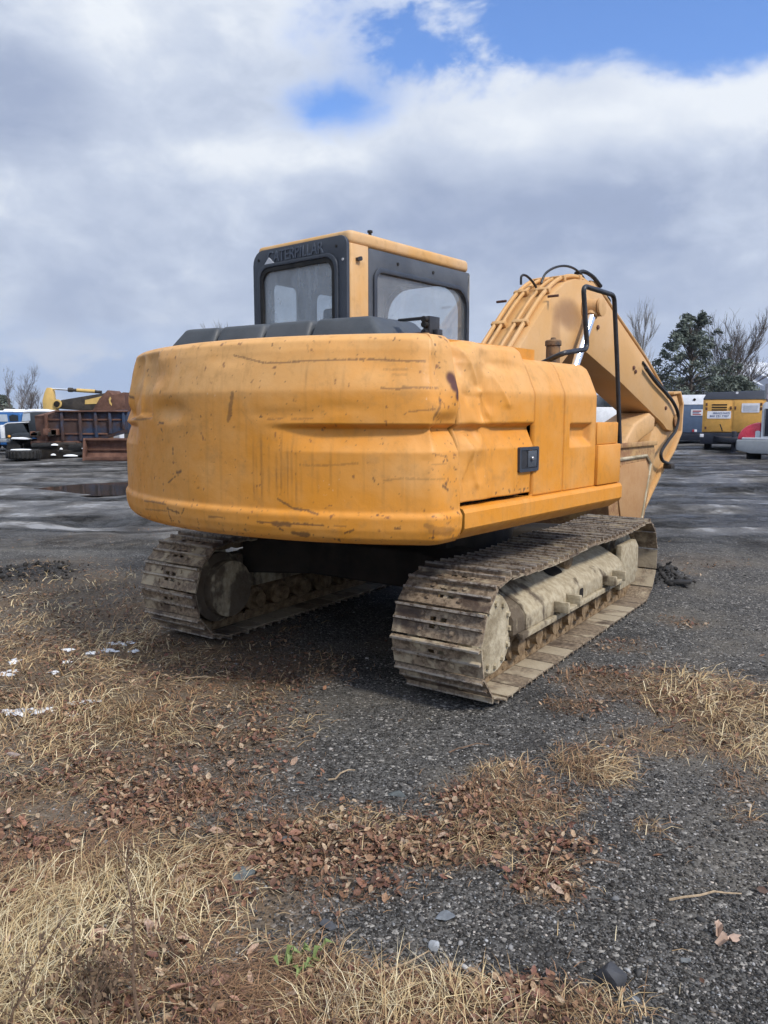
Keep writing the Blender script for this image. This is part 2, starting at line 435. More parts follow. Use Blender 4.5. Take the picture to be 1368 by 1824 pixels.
def glass(name, dust=0.35, col=(0.55, 0.60, 0.64), refl=1.0):
    def fn(t, b):
        o = t.coord('Object'); n = t.noise(o, 5, 5, 0.6); st = t.noise(t.scale(o, (14, 14, 2.5)), 1.0, 4, 0.6)
        tr = t.node('ShaderNodeBsdfTransparent'); tr.inputs[0].default_value = (0.92, 0.94, 0.95, 1)
        gl = t.node('ShaderNodeBsdfGlossy'); gl.inputs['Roughness'].default_value = 0.04
        df = t.node('ShaderNodeBsdfDiffuse'); df.inputs[0].default_value = (*col, 1)
        lw = t.node('ShaderNodeLayerWeight'); lw.inputs[0].default_value = 0.5; fr = V(t.nt, lw.outputs['Facing']).pow(4.0) * 0.9 + 0.045
        m1 = t.node('ShaderNodeMixShader'); t.link((fr * refl).clamp(), m1.inputs[0]); t.link(tr.outputs[0], m1.inputs[1]); t.link(gl.outputs[0], m1.inputs[2])
        m2 = t.node('ShaderNodeMixShader'); t.link((n * 0.5 + st * 0.5).smooth(0.25, 0.75, dust * 0.5, dust * 1.4), m2.inputs[0])
        t.link(m1.outputs[0], m2.inputs[1]); t.link(df.outputs[0], m2.inputs[2]); t.link(m2.outputs[0], t.out.inputs[0])
    return material(name, fn)
glass('dusty_glass', 0.30)
glass('side_glass', 0.10, (0.6, 0.63, 0.66), 1.5)
def _dglass(t, b): setp(t, b, col=(0.02, 0.025, 0.03), rough=0.08, spec=0.7)
material('vehicle_glass', _dglass)
def flat(name, c, rough=0.6, spec=0.4):
    return simple(name, tuple(v * 0.9 for v in c), tuple(min(1, v * 1.08) for v in c), 4, rough, spec, bump=0.06)

# ------------------------------------------------------------------ ground
def ell(x, y, px, py, rx, ry):
    """soft ellipse on the ground round a measured spot"""
    c = G(px, py); a = G(px, py - ry); b = G(px, py + ry); sx = rx * c[1] / F; sy = (a[1] - b[1]) / 2
    return np.clip(1.32 - np.sqrt(((x - c[0]) / sx) ** 2 + ((y - c[1]) / sy) ** 2), 0, 1)
STRAW = [(200, 1110, 300, 130, .75), (330, 1290, 230, 60, .6), (120, 1290, 230, 90, .9), (60, 1180, 150, 70, .7), (140, 1060, 190, 50, .75), (330, 1010, 150, 28, .35), (60, 1040, 130, 40, .6), (250, 1135, 180, 22, .5),
         (140, 1640, 330, 190, 1.0), (60, 1790, 280, 130, 1.0), (330, 1560, 150, 110, .6), (1255, 1250, 120, 62, 1.0), (1330, 1320, 90, 60, .95), (1330, 1235, 80, 40, .8), (1060, 1365, 72, 36, .95), (1170, 1320, 90, 26, .5),
         (1155, 1475, 30, 14, .6), (895, 1380, 60, 20, .7), (930, 1440, 110, 30, .6), (790, 1500, 170, 40, .55), (620, 1470, 100, 40, .6), (550, 1480, 40, 40, .6), (960, 1560, 60, 34, .5),
         (640, 1800, 160, 70, .8), (850, 1800, 180, 60, .8), (480, 1760, 170, 90, .8), (1060, 1800, 90, 40, .5), (1320, 1450, 30, 20, .4), (60, 1385, 200, 60, .5), (420, 1230, 130, 50, .45), (250, 1300, 200, 60, .65), (560, 1180, 70, 30, .3)]
LEAF = [(1250, 1000, 80, 14, .35), (1095, 1148, 70, 14, .5), (1190, 1020, 60, 10, .3), (330, 935, 90, 8, .35), (120, 1000, 120, 10, .3), (230, 1190, 300, 120, .75), (330, 1270, 230, 60, .6), (120, 1090, 200, 80, .5), (100, 1440, 250, 90, .9), (300, 1380, 240, 70, .8), (440, 1320, 120, 40, .7), (480, 1190, 140, 45, .75), (560, 1500, 190, 70, 1.0), (420, 1600, 170, 90, 1.0), (750, 1500, 170, 50, .9), (900, 1430, 130, 46, .8), (980, 1510, 90, 36, .6),
        (970, 1570, 70, 36, .8), (620, 1570, 120, 40, .6), (700, 1790, 250, 60, .9), (950, 1790, 180, 50, 1.0), (480, 1790, 220, 80, .9), (200, 1680, 330, 160, .55), (1080, 1215, 95, 30, .85), (1025, 1258, 60, 16, .8), (1215, 1108, 40, 12, .7),
        (1200, 1320, 150, 30, .6), (1330, 1400, 60, 22, .5), (1250, 1240, 140, 60, .5), (100, 1230, 220, 70, .5), (220, 1060, 160, 44, .45), (150, 960, 140, 14, .2), (300, 1120, 120, 22, .4), (700, 1150, 60, 20, .3)]
def cover(x, y, L):
    m = np.zeros_like(np.asarray(x, float))
    for px, py, rx, ry, w in L: m = np.maximum(m, w * sst(-.02, .85, ell(x, y, px, py, rx, ry)))
    return m
def hgt(x, y):
    x = np.asarray(x, float); y = np.asarray(y, float)
    h = 0.030 * fbm(x * 0.9, y * 0.9, 4, 3) + 0.016 * fbm(x * 6, y * 6, 3, 9)
    far = sst(8.0, 12.0, y)
    h = h + far * (0.20 * fbm(x * 0.30 + 9, y * 0.8, 5, 21) + 0.12 * fbm(x * 0.9, y * 1.6, 4, 31)) * (1 - sst(60, 120, y) * 0.6)
    r = np.hypot(x - C0[0], y - C0[1]); h = h * (0.12 + 0.88 * sst(2.0, 3.0, r))
    pd = G(200, 868); pm = np.exp(-(((x - pd[0]) / 1.5) ** 2 + ((y - pd[1]) / 1.3) ** 2) ** 2); h = h * (1 - pm) - 0.07 * pm
    for px, py, rad, top in ((1165, 1040, 0.28, 0.15), (1190, 1035, 0.25, 0.10), (40, 1030, 0.5, 0.09), (90, 1015, 0.4, 0.05)):
        c = G(px, py); d = np.hypot(x - c[0], y - c[1]) / rad
        h = h + top * np.exp(-d * d) * (0.75 + 0.9 * fbm(x * 9, y * 9, 3, 41))
    return h
def axis(lo, hi, step, far, grow):
    a = list(np.arange(lo, hi, step)); s = step
    while a[-1] < far: s *= grow; a.append(a[-1] + s)
    s = step; b = []
    v = lo
    while v > -far: s *= grow; v -= s; b.append(v)
    return np.array(b[::-1] + a)
gx = axis(-5.2, 5.2, 0.045, 5000, 1.09); gy = axis(0.6, 13.0, 0.045, 5000, 1.028)
XX, YY = np.meshgrid(gx, gy); ZZ = hgt(XX, YY)
nx, ny = len(gx), len(gy)
gv = np.stack([XX.ravel(), YY.ravel(), ZZ.ravel()], 1)
ii = (np.arange(ny - 1)[:, None] * nx + np.arange(nx - 1)[None, :]).ravel()
gf = np.stack([ii, ii + 1, ii + nx + 1, ii + nx], 1)
lit = np.clip(0.75 * cover(XX, YY, STRAW) + 0.85 * cover(XX, YY, LEAF), 0, 1) * np.clip(0.75 + 1.1 * fbm(XX * 3, YY * 3, 3, 77), 0, 1)
heap = np.zeros_like(XX)
for px, py, rad in ((1170, 1040, 0.36), (50, 1028, 0.7)):
    c = G(px, py); heap = np.maximum(heap, np.exp(-(np.hypot(XX - c[0], YY - c[1]) / rad) ** 2))
gcol = np.stack([lit.ravel(), heap.ravel(), sst(7.5, 12, YY).ravel()], 1)
def _ground(t, b):
    o = t.coord('Object'); x, y, z = t.xyz(o); lit_, heap_, far_ = t.sep(t.attr('cover'))
    vo = t.node('ShaderNodeTexVoronoi'); t.link(o, vo.inputs['Vector']); vo.inputs['Scale'].default_value = 75
    g1, g1d = V(t.nt, vo.outputs['Color']), V(t.nt, vo.outputs['Distance']); g2 = t.voronoi(o, 190, out='Color')
    s1 = t.sep(g1)[0]; s2 = t.sep(g2)[1]
    big = t.noise(o, 0.9, 3, 0.6)
    c = t.mix(s1.smooth(0.1, 1.0), (0.022, 0.021, 0.019), (0.115, 0.110, 0.102))
    c = t.mix(s2.smooth(0.55, 1.0) * 0.7, c, (0.155, 0.150, 0.142))
    c = t.mix(s1.smooth(0.93, 0.95) * 0.8, c, (0.34, 0.32, 0.29))
    c = t.mix(big.smooth(0.48, 0.66) * 0.62, c, (0.135, 0.122, 0.102))
    c = t.mix(big.smooth(0.46, 0.34) * 0.6, c, (0.026, 0.025, 0.024))
    # open yard beyond: packed wet mud and slush dragged out by wheels
    w1 = t.noise(o, 0.22, 4, 0.62); w2 = t.noise(o, 1.3, 7, 0.70)
    mud = t.mix(w2.smooth(0.35, 0.66), (0.030, 0.028, 0.027), (0.170, 0.163, 0.155))
    mud = t.mix((w1 * 0.40 + w2 * 0.60).smooth(0.56, 0.61) * 0.7, mud, (0.36, 0.36, 0.365))  # pale flecks: slush, and the wet mud's sky reflection painted in
    n5 = t.noise(t.comb(x * 0.06, y * 0.42, 0.0), 1.0, 3, 0.55); rut = ((n5 - 0.5)._m('ABSOLUTE') * -11.0 + 1.0).max(0.0) * w2.smooth(0.42, 0.58)
    mud = t.mix(rut.smooth(0.15, 0.6), mud, (0.016, 0.015, 0.014))
    c = t.mix(far_ * 0.90, c, mud)
    c = t.mix(lit_ * t.noise(o, 22, 4, 0.6).smooth(0.3, 0.6, 0.45, 1.0), c, t.mix(t.noise(o, 50, 3), (0.06, 0.040, 0.026), (0.25, 0.175, 0.105)))
    c = t.mix(heap_, c, t.mix(s1, (0.012, 0.012, 0.013), (0.05, 0.05, 0.052)))
    wet = ((w1 * 0.6 + big * 0.4).smooth(0.44, 0.56) * far_)
    h = (1.0 - g1d) * 0.9 + t.noise(o, 14, 3, 0.6) * 1.2
    setp(t, b, col=c, rough=wet * -0.45 + 0.88, spec=wet * 0.40 + 0.15, normal=t.bump(h, 0.55, 0.016, t.bump((w2 * 0.5 + w1 * 0.5 + rut * 1.4) * far_, 0.9, 0.16)))
ground_mat = material('gravel_ground', _ground)
ground = tag(np_mesh('ground', gv, gf, ground_mat, cols=gcol, cname='cover'), 'dark gravel and packed mud yard', None, None, 'structure')

# puddle of meltwater behind the left end of the counterweight
def _water(t, b):
    o = t.coord('Object')
    setp(t, b, col=(0.035, 0.032, 0.028), rough=0.06, spec=0.6, normal=t.bump(t.noise(o, 3, 3), 0.05, 0.02))
material('puddle_water', _water)
m = MB()
c = G(200, 868); loop = []
for k in range(40):
    a = 2 * math.pi * k / 40; r = 1 + 0.3 * float(fbm(math.cos(a) * 2 + 7, math.sin(a) * 2 + 3, 3, 5))
    loop.append((c[0] + math.cos(a) * 1.7 * r, c[1] + math.sin(a) * 1.5 * r, -0.030))
m.add(loop, [tuple(range(40))])
tag(m.build('puddle_water', MATS['puddle_water'], smooth=0), 'shallow puddle of brown meltwater', None, None, 'structure')

# mountain with snow streaks and a wooded rise in front of it
def _mount(t, b):
    o = t.coord('Object'); x, y, z = t.xyz(o)
    n = t.noise(t.comb(x * 0.020 + z * 0.010, y * 0.002, z * 0.006), 1.0, 5, 0.6)
    snow = (n + (z - 185.0) * 0.0020).smooth(0.50, 0.55)
    c = t.mix(t.noise(o, 0.02, 6, 0.6), (0.045, 0.047, 0.060), (0.105, 0.095, 0.10))
    setp(t, b, col=t.mix(snow, c, (0.80, 0.81, 0.83)), rough=0.95, spec=0.1)
material('snowy_rock', _mount)
def ridge(name, mat, Y, x0, x1, prof, depth, seed, rough):
    n = 160; vs = []; fs = []; rows = 14
    for j in range(rows):
        v = j / (rows - 1)
        for i in range(n):
            X = x0 + (x1 - x0) * i / (n - 1)
            H = prof(X) * math.sin(min(1.0, v * 1.25) * math.pi / 2) ** 1.0
            H *= 1 + rough * float(fbm(X * 0.006 + 3, v * 5, 4, seed)) * 2
            vs.append((X, Y + depth * v + rough * 200 * float(fbm(X * 0.004, v * 3, 3, seed + 5)), max(-1.0, H - 1)))
    for j in range(rows - 1):
        for i in range(n - 1): a = j * n + i; fs.append((a, a + 1, a + n + 1, a + n))
    return tag(np_mesh(name, vs, fs, mat), None, None, None, 'structure')
ridge('mountain', MATS['snowy_rock'], 2900, 700, 3400, lambda X: 222 * math.exp(-((X - 1640) / 520) ** 2) + 120 * math.exp(-((X - 2500) / 500) ** 2), 700, 13, 0.10)
simple('bare_wood', (0.060, 0.050, 0.046), (0.115, 0.095, 0.085), 0.15, 0.95, 0.1)
ridge('hill', MATS['bare_wood'], 420, -900, 900, lambda X: 7 + 3.5 * math.sin(X * 0.011) + 7 * math.exp(-((X - 230) / 120) ** 2), 160, 23, 0.16)

# ------------------------------------------------------------------ the excavator
EX = empty('excavator', tuple(C0), -YU)
tag(EX, 'large dented yellow tracked excavator with black cab seen from behind', 'excavator')
YP, YB = MATS['yellow_paint'], MATS['yellow_boom']
SIDE, RT = 1.36, 2.16
# plan outline of the counterweight: left side, corner, tail arc, corner, right side
_r = 0.12; _yc = -math.sqrt((RT - _r) ** 2 - (SIDE - _r) ** 2); _a1 = math.atan2(_yc, SIDE - _r)       # angle of the fillet centre
def outline(y_left, y_right, step):
    P = []; N = []
    for y in np.arange(y_left, _yc, -step): P.append((-SIDE, y)); N.append((-1.0, 0.0))
    end = -math.pi - _a1                                   # direction of the left fillet centre seen from the slewing centre, in (-pi, 0)
    for a in np.arange(-math.pi, end, step / _r): P.append((-(SIDE - _r) + _r * math.cos(a), _yc + _r * math.sin(a))); N.append((math.cos(a), math.sin(a)))
    for a in np.arange(end, _a1, step / RT): P.append((RT * math.cos(a), RT * math.sin(a))); N.append((math.cos(a), math.sin(a)))
    for a in np.arange(_a1, 0.0, step / _r): P.append(((SIDE - _r) + _r * math.cos(a), _yc + _r * math.sin(a))); N.append((math.cos(a), math.sin(a)))
    for y in np.arange(_yc, y_right + 1e-6, step): P.append((SIDE, y)); N.append((1.0, 0.0))
    return np.array(P), np.array(N)
def profile(pairs, step):
    """resample (height, inset) pairs"""
    q = np.array(pairs); d = np.r_[0, np.cumsum(np.hypot(*np.diff(q, axis=0).T))]; s = np.linspace(0, d[-1], max(2, int(d[-1] / step)))
    z = np.interp(s, d, q[:, 0]); i = np.interp(s, d, q[:, 1])
    k = np.ones(3) / 3
    for _ in range(1):
        z[1:-1] = np.convolve(z, k, 'valid'); i[1:-1] = np.convolve(i, k, 'valid')
    return z, i
PROFILE = [(0.985, 0.55), (0.955, 0.22), (0.945, 0.11), (0.958, 0.045), (0.985, 0.018), (1.03, 0.004), (1.092, 0.0), (1.104, 0.005), (1.118, 0.017), (1.45, 0.020), (1.715, 0.022), (1.72, 0.023), (1.915, 0.068), (1.965, 0.088), (1.99, 0.125), (2.0, 0.18), (2.0, 0.9)]

def tail_mark(zx, zy):
    """a mark measured on the enlarged view of the tail -> point on the tail's surface"""
    px, py = 180 + zx * 0.497, 540 + zy * 0.497
    d = ray(px, py); o = _cam - C0; rr = RT - 0.03
    r = np.array([math.cos(YU), -math.sin(YU)]); u = np.array([math.sin(YU), math.cos(YU)])
    for _ in range(4):
        a = d[0] ** 2 + d[1] ** 2; b = o[0] * d[0] + o[1] * d[1]; c = o[0] ** 2 + o[1] ** 2 - rr * rr
        P = _cam + (-b - math.sqrt(max(b * b - a * c, 0))) / a * d - C0
        rr = RT - float(np.interp(P[2], [1.0, 1.12, 1.72, 1.91, 1.965, 2.0], [0, .02, .023, .068, .088, .18]))
    lx, ly = P[:2] @ r, P[:2] @ u
    if lx > SIDE - 0.10:
        q = U(px, py, 0, SIDE - 0.03); return q[0], q[1], q[2]
    return lx, ly, P[2]
def seg_mask(out, P2, z, pts, w, strength=1.0):
    """draw a worn line on the (path, profile) grid"""
    Q = [np.array(tail_mark(*p)) for p in pts]
    for a, b in zip(Q[:-1], Q[1:]):
        n = max(2, int(np.linalg.norm(b - a) / 0.0042))
        for k in range(n):
            c = a + (b - a) * (k + 0.5) / n; c = c + np.random.default_rng(k).normal(0, w * .15, 3)
            e = c[:2] * (RT / np.hypot(*c[:2])) if c[0] < SIDE - 0.10 else c[:2]
            i = int(np.argmin(((P2 - e) ** 2).sum(1))); ww = w * (0.6 + 0.9 * random.random()); h = int(ww * 1.6 / 0.0065) + 2
            i0, i1 = max(0, i - h), min(len(P2), i + h + 1); j = np.where(np.abs(z - c[2]) < ww * 1.6 + .01)[0]
            if not len(j): continue
            d = np.hypot((np.arange(i0, i1) - i)[:, None] * 0.0065, (z[j] - c[2])[None])
            out[i0:i1, j] = np.maximum(out[i0:i1, j], strength * (1 - sst(ww * .55, ww * 1.35, d)))
    return out

def build_tail():
    st = 0.0065
    P, N = outline(-0.55, -1.485, st); z, ins = profile(PROFILE, 0.0065)
    ns, nz = len(P), len(z)
    X = P[:, 0][:, None] + 0 * z[None]; Y = P[:, 1][:, None] + 0 * z[None]; Z = z[None] + 0 * X; I = ins[None] + 0 * X
    NX = N[:, 0][:, None] + 0 * X; NY = N[:, 1][:, None] + 0 * X
    ang = np.degrees(np.arctan2(X, -Y))
    # pressed groove that fades out towards the middle of the tail on both sides
    gr = np.interp(z, [1.415, 1.520, 1.530, 1.552], [0, 0.050, 0.050, 0])[None]
    side = sst(14, 24, ang) + .6 * sst(16, 22, -ang)
    shift = np.clip(side, 0, 1)
    I = I + gr * shift
    face = sst(1.1, 1.16, Z) * (1 - sst(1.97, 2.0, Z))
    # dents: (angle, height, width deg, height m, depth)
    for a, h, wa, wz, dp in ((-31, 1.76, 4.0, 0.15, 0.045), (-27, 1.60, 2.5, 0.05, 0.03), (-36, 1.92, 7, 0.06, 0.06), (-22, 1.86, 2.2, 0.09, 0.018), (-5, 1.62, 4.0, 0.055, 0.022), (-13, 1.82, 6.0, 0.07, 0.018), (31, 1.87, 5, 0.10, 0.02),
                             (39, 1.80, 2.0, 0.12, 0.03), (18, 1.60, 5, 0.03, 0.005), (26, 1.63, 4, 0.03, 0.004), (40.5, 1.55, 2.5, 0.05, 0.03), (8, 1.90, 5, 0.05, 0.010), (-20, 1.72, 3.0, 0.05, 0.018)):
        d2 = ((ang - a) / wa) ** 2 + ((Z - h) / wz) ** 2
        I = I + dp * np.exp(-d2 ** 1.3) * face
    # hollow knocked into the left end, with a hard lower edge
    pk = sst(-26, -23.5, ang) * (1 - sst(-12.5, -10.5, ang)) * sst(1.575, 1.60, Z + .012 * np.sin(ang * .5)) * (1 - sst(1.90, 2.0, Z))
    I = I + pk * (.030 + .016 * (facet(ang * .20, Z * 4.5, 44) + .5)) - .018 * np.exp(-((ang + 17.5 + 6 * (Z - 1.75)) / 1.1) ** 2) * pk
    crn = sst(33, 40, ang) * sst(1.15, 1.5, Z)
    rough = fbm(ang * 0.28, Z * 9, 4, 5)
    I = I + face * (0.006 * fbm(ang * 0.12, Z * 3.2, 4, 61) + crn * (0.022 * (facet(ang * .22, Z * 6.5, 3) + .5) + 0.012 * facet(ang * .5, Z * 13, 8)) + sst(24, 32, -ang) * sst(1.5, 1.65, Z) * 0.045 * (facet(ang * 0.16, Z * 5, 15) + .4))
    # horizontal crease lines pressed into the plate
    V3 = np.stack([X - NX * I, Y - NY * I, Z], -1)
    # wear
    rm = np.zeros_like(Z); gm = np.zeros_like(Z)
    S = lambda pts, w=0.006, s=1.0: seg_mask(rm, P, z, pts, max(w * .8, .0040), s * .72)
    rm = S([(470, 186), (520, 198), (580, 213), (640, 214), (740, 207), (840, 203), (960, 200), (1080, 206), (1165, 202)], 0.0045, 0.85)
    rm = S([(472, 322), (466, 360), (456, 424)], 0.012, 0.75)
    rm = S([(632, 700), (660, 716), (692, 736), (740, 742), (778, 756)], 0.006)
    rm = S([(560, 783), (640, 789), (700, 790), (800, 797)], 0.006); rm = S([(620, 790), (680, 792)], 0.012); rm = S([(625, 795), (650, 815)], 0.005)
    rm = S([(680, 824), (744, 830)], 0.010); rm = S([(700, 832), (736, 838)], 0.008); rm = S([(870, 826), (908, 812)], 0.005)
    rm = S([(163, 708), (200, 712), (240, 720)], 0.006, .8); rm = S([(245, 730), (245, 786)], 0.004); rm = S([(240, 735), (285, 752)], 0.004); rm = S([(305, 735), (292, 755)], 0.004); rm = S([(160, 738), (240, 744)], 0.003, .7)
    rm = S([(240, 645), (268, 620)], 0.005); rm = S([(270, 608), (290, 602)], 0.008); rm = S([(258, 518), (259, 542)], 0.007); rm = S([(212, 314), (212, 326)], 0.006); rm = S([(208, 428), (224, 430)], 0.007); rm = S([(214, 448), (222, 462)], 0.006)
    rm = S([(1000, 304), (1060, 308), (1110, 302), (1225, 304)], 0.005, .75); rm = S([(1085, 302), (1112, 304)], 0.009, .7); rm = S([(1100, 388), (1205, 380)], 0.004, .7); rm = S([(1225, 335), (1222, 372), (1200, 416)], 0.009, .75); rm = S([(1010, 237), (1100, 237)], 0.006, .35); rm = S([(1040, 255), (1098, 256)], 0.004, .3)
    rm = S([(725, 580), (800, 582), (920, 574)], 0.0035, .45); rm = S([(1010, 636), (1080, 628), (1230, 630)], 0.003, .4); rm = S([(595, 416), (650, 414)], 0.004, .6); rm = S([(680, 416), (762, 413)], 0.004, .5); rm = S([(975, 625), (982, 640)], 0.006)
    rm = S([(1222, 655), (1238, 668)], 0.009); rm = S([(1228, 646), (1234, 650)], 0.006); rm = S([(105, 412), (140, 418), (178, 412), (186, 398)], 0.006, .8); rm = S([(95, 330), (100, 340)], 0.008); rm = S([(1195, 540), (1245, 552)], 0.004, .5); rm = S([(1190, 580), (1240, 575)], 0.004, .4)  # includes the left dent's dark outline, drawn as colour
    rm = S([(1160, 802), (1250, 812)], 0.012, .55); rm = S([(1185, 818), (1245, 826)], 0.014, .5); rm = S([(1050, 806), (1075, 808)], 0.005); rm = S([(390, 765), (440, 768)], 0.004, .7); rm = S([(835, 797), (880, 800)], 0.004, .6)
    rm = S([(740, 150), (745, 175)], 0.005, .4); rm = S([(500, 380), (540, 430)], 0.003, .25); rm = S([(1255, 205), (1262, 212)], 0.006, .3)
    gm = seg_mask(gm, P, z, [(1268, 268), (1276, 295), (1292, 300)], 0.026); gm = seg_mask(gm, P, z, [(1292, 305), (1298, 335)], 0.018)
    gm = gm * (fbm(ang * 1.5, Z * 30, 3, 8) > -0.16)
    # water streaks down the middle of the tail
    for zx, y0, y1, s in ((545, 440, 700, .35), (556, 500, 690, .25), (573, 430, 715, .4), (580, 560, 700, .35), (600, 430, 690, .3), (628, 470, 690, .45), (644, 420, 690, .4), (656, 500, 700, .25), (668, 470, 710, .35), (682, 430, 720, .35), (698, 470, 720, .3), (716, 520, 700, .25), (742, 190, 450, .3), (756, 470, 690, .25), (776, 520, 690, .2), (822, 480, 650, .25), (848, 500, 700, .2), (872, 190, 320, .25), (900, 480, 620, .15), (520, 300, 560, .15), (430, 460, 700, .12), (940, 480, 700, .15), (1010, 500, 720, .12), (1080, 520, 720, .12)):
        a = np.array(tail_mark(zx, y0)); b = np.array(tail_mark(zx, y1)); ang0 = math.degrees(math.atan2(a[0], -a[1]))
        wob = 0.08 * fbm(Z * 6, Z * 0 + zx, 2, 3)
        mk = (1 - sst(0.05, 0.28, np.abs(ang - ang0 - wob))) * sst(b[2] - 0.04, b[2] + 0.05, Z) * (1 - sst(a[2] - 0.12, a[2], Z))
        rm = np.maximum(rm, s * mk * np.clip(0.6 + 1.5 * fbm(ang * 3, Z * 14, 2, zx), 0, 1))
    ch = fbm(ang * 2.2, Z * 46, 4, 55); edge = np.exp(-((Z - 1.10) / .02) ** 2) + np.exp(-((Z - .99) / .03) ** 2) * .9 + np.exp(-((Z - 1.97) / .03) ** 2) * .5 + sst(36, 41, ang) * .8
    rm = np.maximum(rm, .8 * sst(.30, .36, ch + .10 * edge + .10 * fbm(ang * .2, Z * 5, 3, 57) - .02)); gm = np.maximum(gm, .7 * sst(.27, .34, fbm(ang * 1.6 + 9, Z * 30, 4, 58) + .06 * edge))
    bleach = np.clip(sst(1.66, 1.76, Z) * 0.62 + sst(1.88, 2.0, Z) * 0.3 + 0.9 * fbm(ang * 0.06, Z * 3, 4, 91), 0, 1)
    bleach = np.maximum(bleach, 0.75 * np.exp(-(((ang + 6) / 4.5) ** 2 + ((Z - 1.60) / 0.06) ** 2)))
    cols = np.stack([rm.ravel(), gm.ravel(), bleach.ravel()], 1)
    i = (np.arange(ns - 1)[:, None] * nz + np.arange(nz - 1)[None]).ravel()
    return np_mesh('counterweight', V3.reshape(-1, 3), np.stack([i, i + nz, i + nz + 1, i + 1], 1), YP, EX, True, cols, 'wear')
tail = build_tail()
# bolted lid plate inside the top so that nothing is hollow
m = MB(); m.prism([(-1.25, -0.5), (-1.22, -1.55), (-0.8, -1.85), (0, -1.97), (0.8, -1.85), (1.18, -1.58), (1.2, -0.5)], 1.90, 1.985, 'z'); m.build('deck_plate', YP, EX)

def side_panel(name, y0, y1, pairs, parent, dents=None, wear=None, x=SIDE, step=0.011, lip=0.03):
    """pressed side door: grid over (y, profile) with turned-in edges"""
    z, ins = profile(pairs, step); y = np.linspace(y0, y1, max(3, int((y1 - y0) / step)))
    y = np.r_[y0, y, y1]; z = np.r_[z[0], z, z[-1]]; ins = np.r_[ins[0], ins, ins[-1]]
    Yg, Zg = np.meshgrid(y, z, indexing='ij'); Ig = ins[None] + 0 * Yg
    if dents is not None: Ig = Ig + dents(Yg, Zg)
    Ig[0] += lip; Ig[-1] += lip; Ig[:, 0] += lip
    Vv = np.stack([x - Ig, Yg, Zg], -1)
    w = wear(Yg, Zg) if wear is not None else np.stack([0 * Yg, 0 * Yg, np.clip(sst(1.66, 1.76, Zg) * 0.6 + 0.6 * fbm(Yg * 3, Zg * 3, 3, 4), 0, 1)], -1)
    a, b = Yg.shape; i = (np.arange(a - 1)[:, None] * b + np.arange(b - 1)[None]).ravel()
    return np_mesh(name, Vv.reshape(-1, 3), np.stack([i, i + b, i + b + 1, i + 1], 1), YP, parent, True, w.reshape(-1, 3), 'wear')

DOOR = [(1.152, 0.03), (1.45, 0.03), (1.72, 0.03), (1.726, 0.032), (1.90, 0.095), (1.955, 0.12), (1.985, 0.16), (1.995, 0.22), (1.995, 0.6)]
def sm2(z, a, b, c, d): return np.interp(z, [a, b, c, d], [0, 1, 1, 0])
def door_dents(Y, Z):
    g = np.interp(Z, [1.415, 1.520, 1.530, 1.552], [0, 0.050, 0.050, 0])
    u = (Y + 1.48) / 0.75                                    # 0 at the rear edge, 1 at the front edge
    crush = (1 - sst(0.25, 0.72, u)) * (.6 + .4 * sst(0.0, .08, u)) * (0.35 + 0.65 * sst(1.2, 1.5, Z))
    d = g * (1 - 0.15 * (1 - sst(0.05, 0.35, u)))
    # sharp-edged crumples: ridged noise at two sizes
    f1 = facet(Y * 5.5 + 3, Z * 4.6 + 1, 71) + .35; f2 = facet(Y * 11 + 1, Z * 9, 33)
    d = d + crush * (0.115 * np.clip(f1, 0, 1) + 0.045 * f2)
    d = d + (0.020 * (facet(Y * 3.1, Z * 2.7, 17) + .3) + 0.010 * facet(Y * 8, Z * 6, 19)) * sst(0.2, 0.5, u) * (1 - sst(0.8, 1.0, u) * .5)
    for yy, zz, wy, wz, dp in ((-1.28, 1.80, .08, .09, .075), (-1.20, 1.62, .06, .13, .075), (-1.40, 1.86, .05, .10, .05), (-1.12, 1.88, .07, .06, .05), (-0.95, 1.86, .16, .035, .030), (-1.33, 1.49, .06, .06, .05), (-1.27, 1.36, .04, .09, .03), (-1.18, 1.30, .16, .12, .02), (-1.36, 1.70, .035, .05, .04)):
        d = d + .4 * dp * np.exp(-(((Y - yy) / wy) ** 2 + ((Z - zz) / wz) ** 2) ** 1.5)
    # two hard folds running down from the corner
    for y0_, y1_, z0_, z1_, w, dp in ((-1.36, -1.12, 1.98, 1.55, .028, -.022), (-1.22, -1.25, 1.75, 1.50, .02, -.03), (-1.38, -1.30, 1.52, 1.20, .02, -.02), (-1.16, -0.98, 1.90, 1.62, .022, -.014)):
        t = np.clip((Z - z0_) / (z1_ - z0_), 0, 1); yl = y0_ + (y1_ - y0_) * t; on = sst(0, .15, (Z - z0_) / (z1_ - z0_)) * (1 - sst(.85, 1.0, (Z - z0_) / (z1_ - z0_)))
        d = d + dp * np.exp(-np.abs(Y - yl) / w) * on
    d = d - 0.016 * sst(0.8, 1.0, u) * sm2(Z, 1.2, 1.42, 1.7, 1.9)     # front edge sprung outwards
    d = d - 0.012 * (1 - sst(0.0, 0.2, u)) * (1 - sst(1.2, 1.45, Z))
    return np.where(d > .06, .06 + (d - .06) * .35, d)
def door_wear(Y, Z):
    rr = .8 * sst(.30, .36, fbm(Y * 50, Z * 46, 4, 5) + .12 * np.exp(-((Z - 1.17) / .03) ** 2))
    b = np.clip(sst(1.64, 1.76, Z) * 0.6 + 0.9 * fbm(Y * 2.2, Z * 2.6, 4, 12) + 0.25 * (1 - sst(-1.35, -0.95, Y)), 0, 1)
    return np.stack([rr + 0 * Y, 0 * Y, b], -1)
d1 = side_panel('side_door', -1.469, -0.742, DOOR, EX, door_dents, door_wear, step=0.008); d1['label'] = 'crumpled rear side door with black latch'
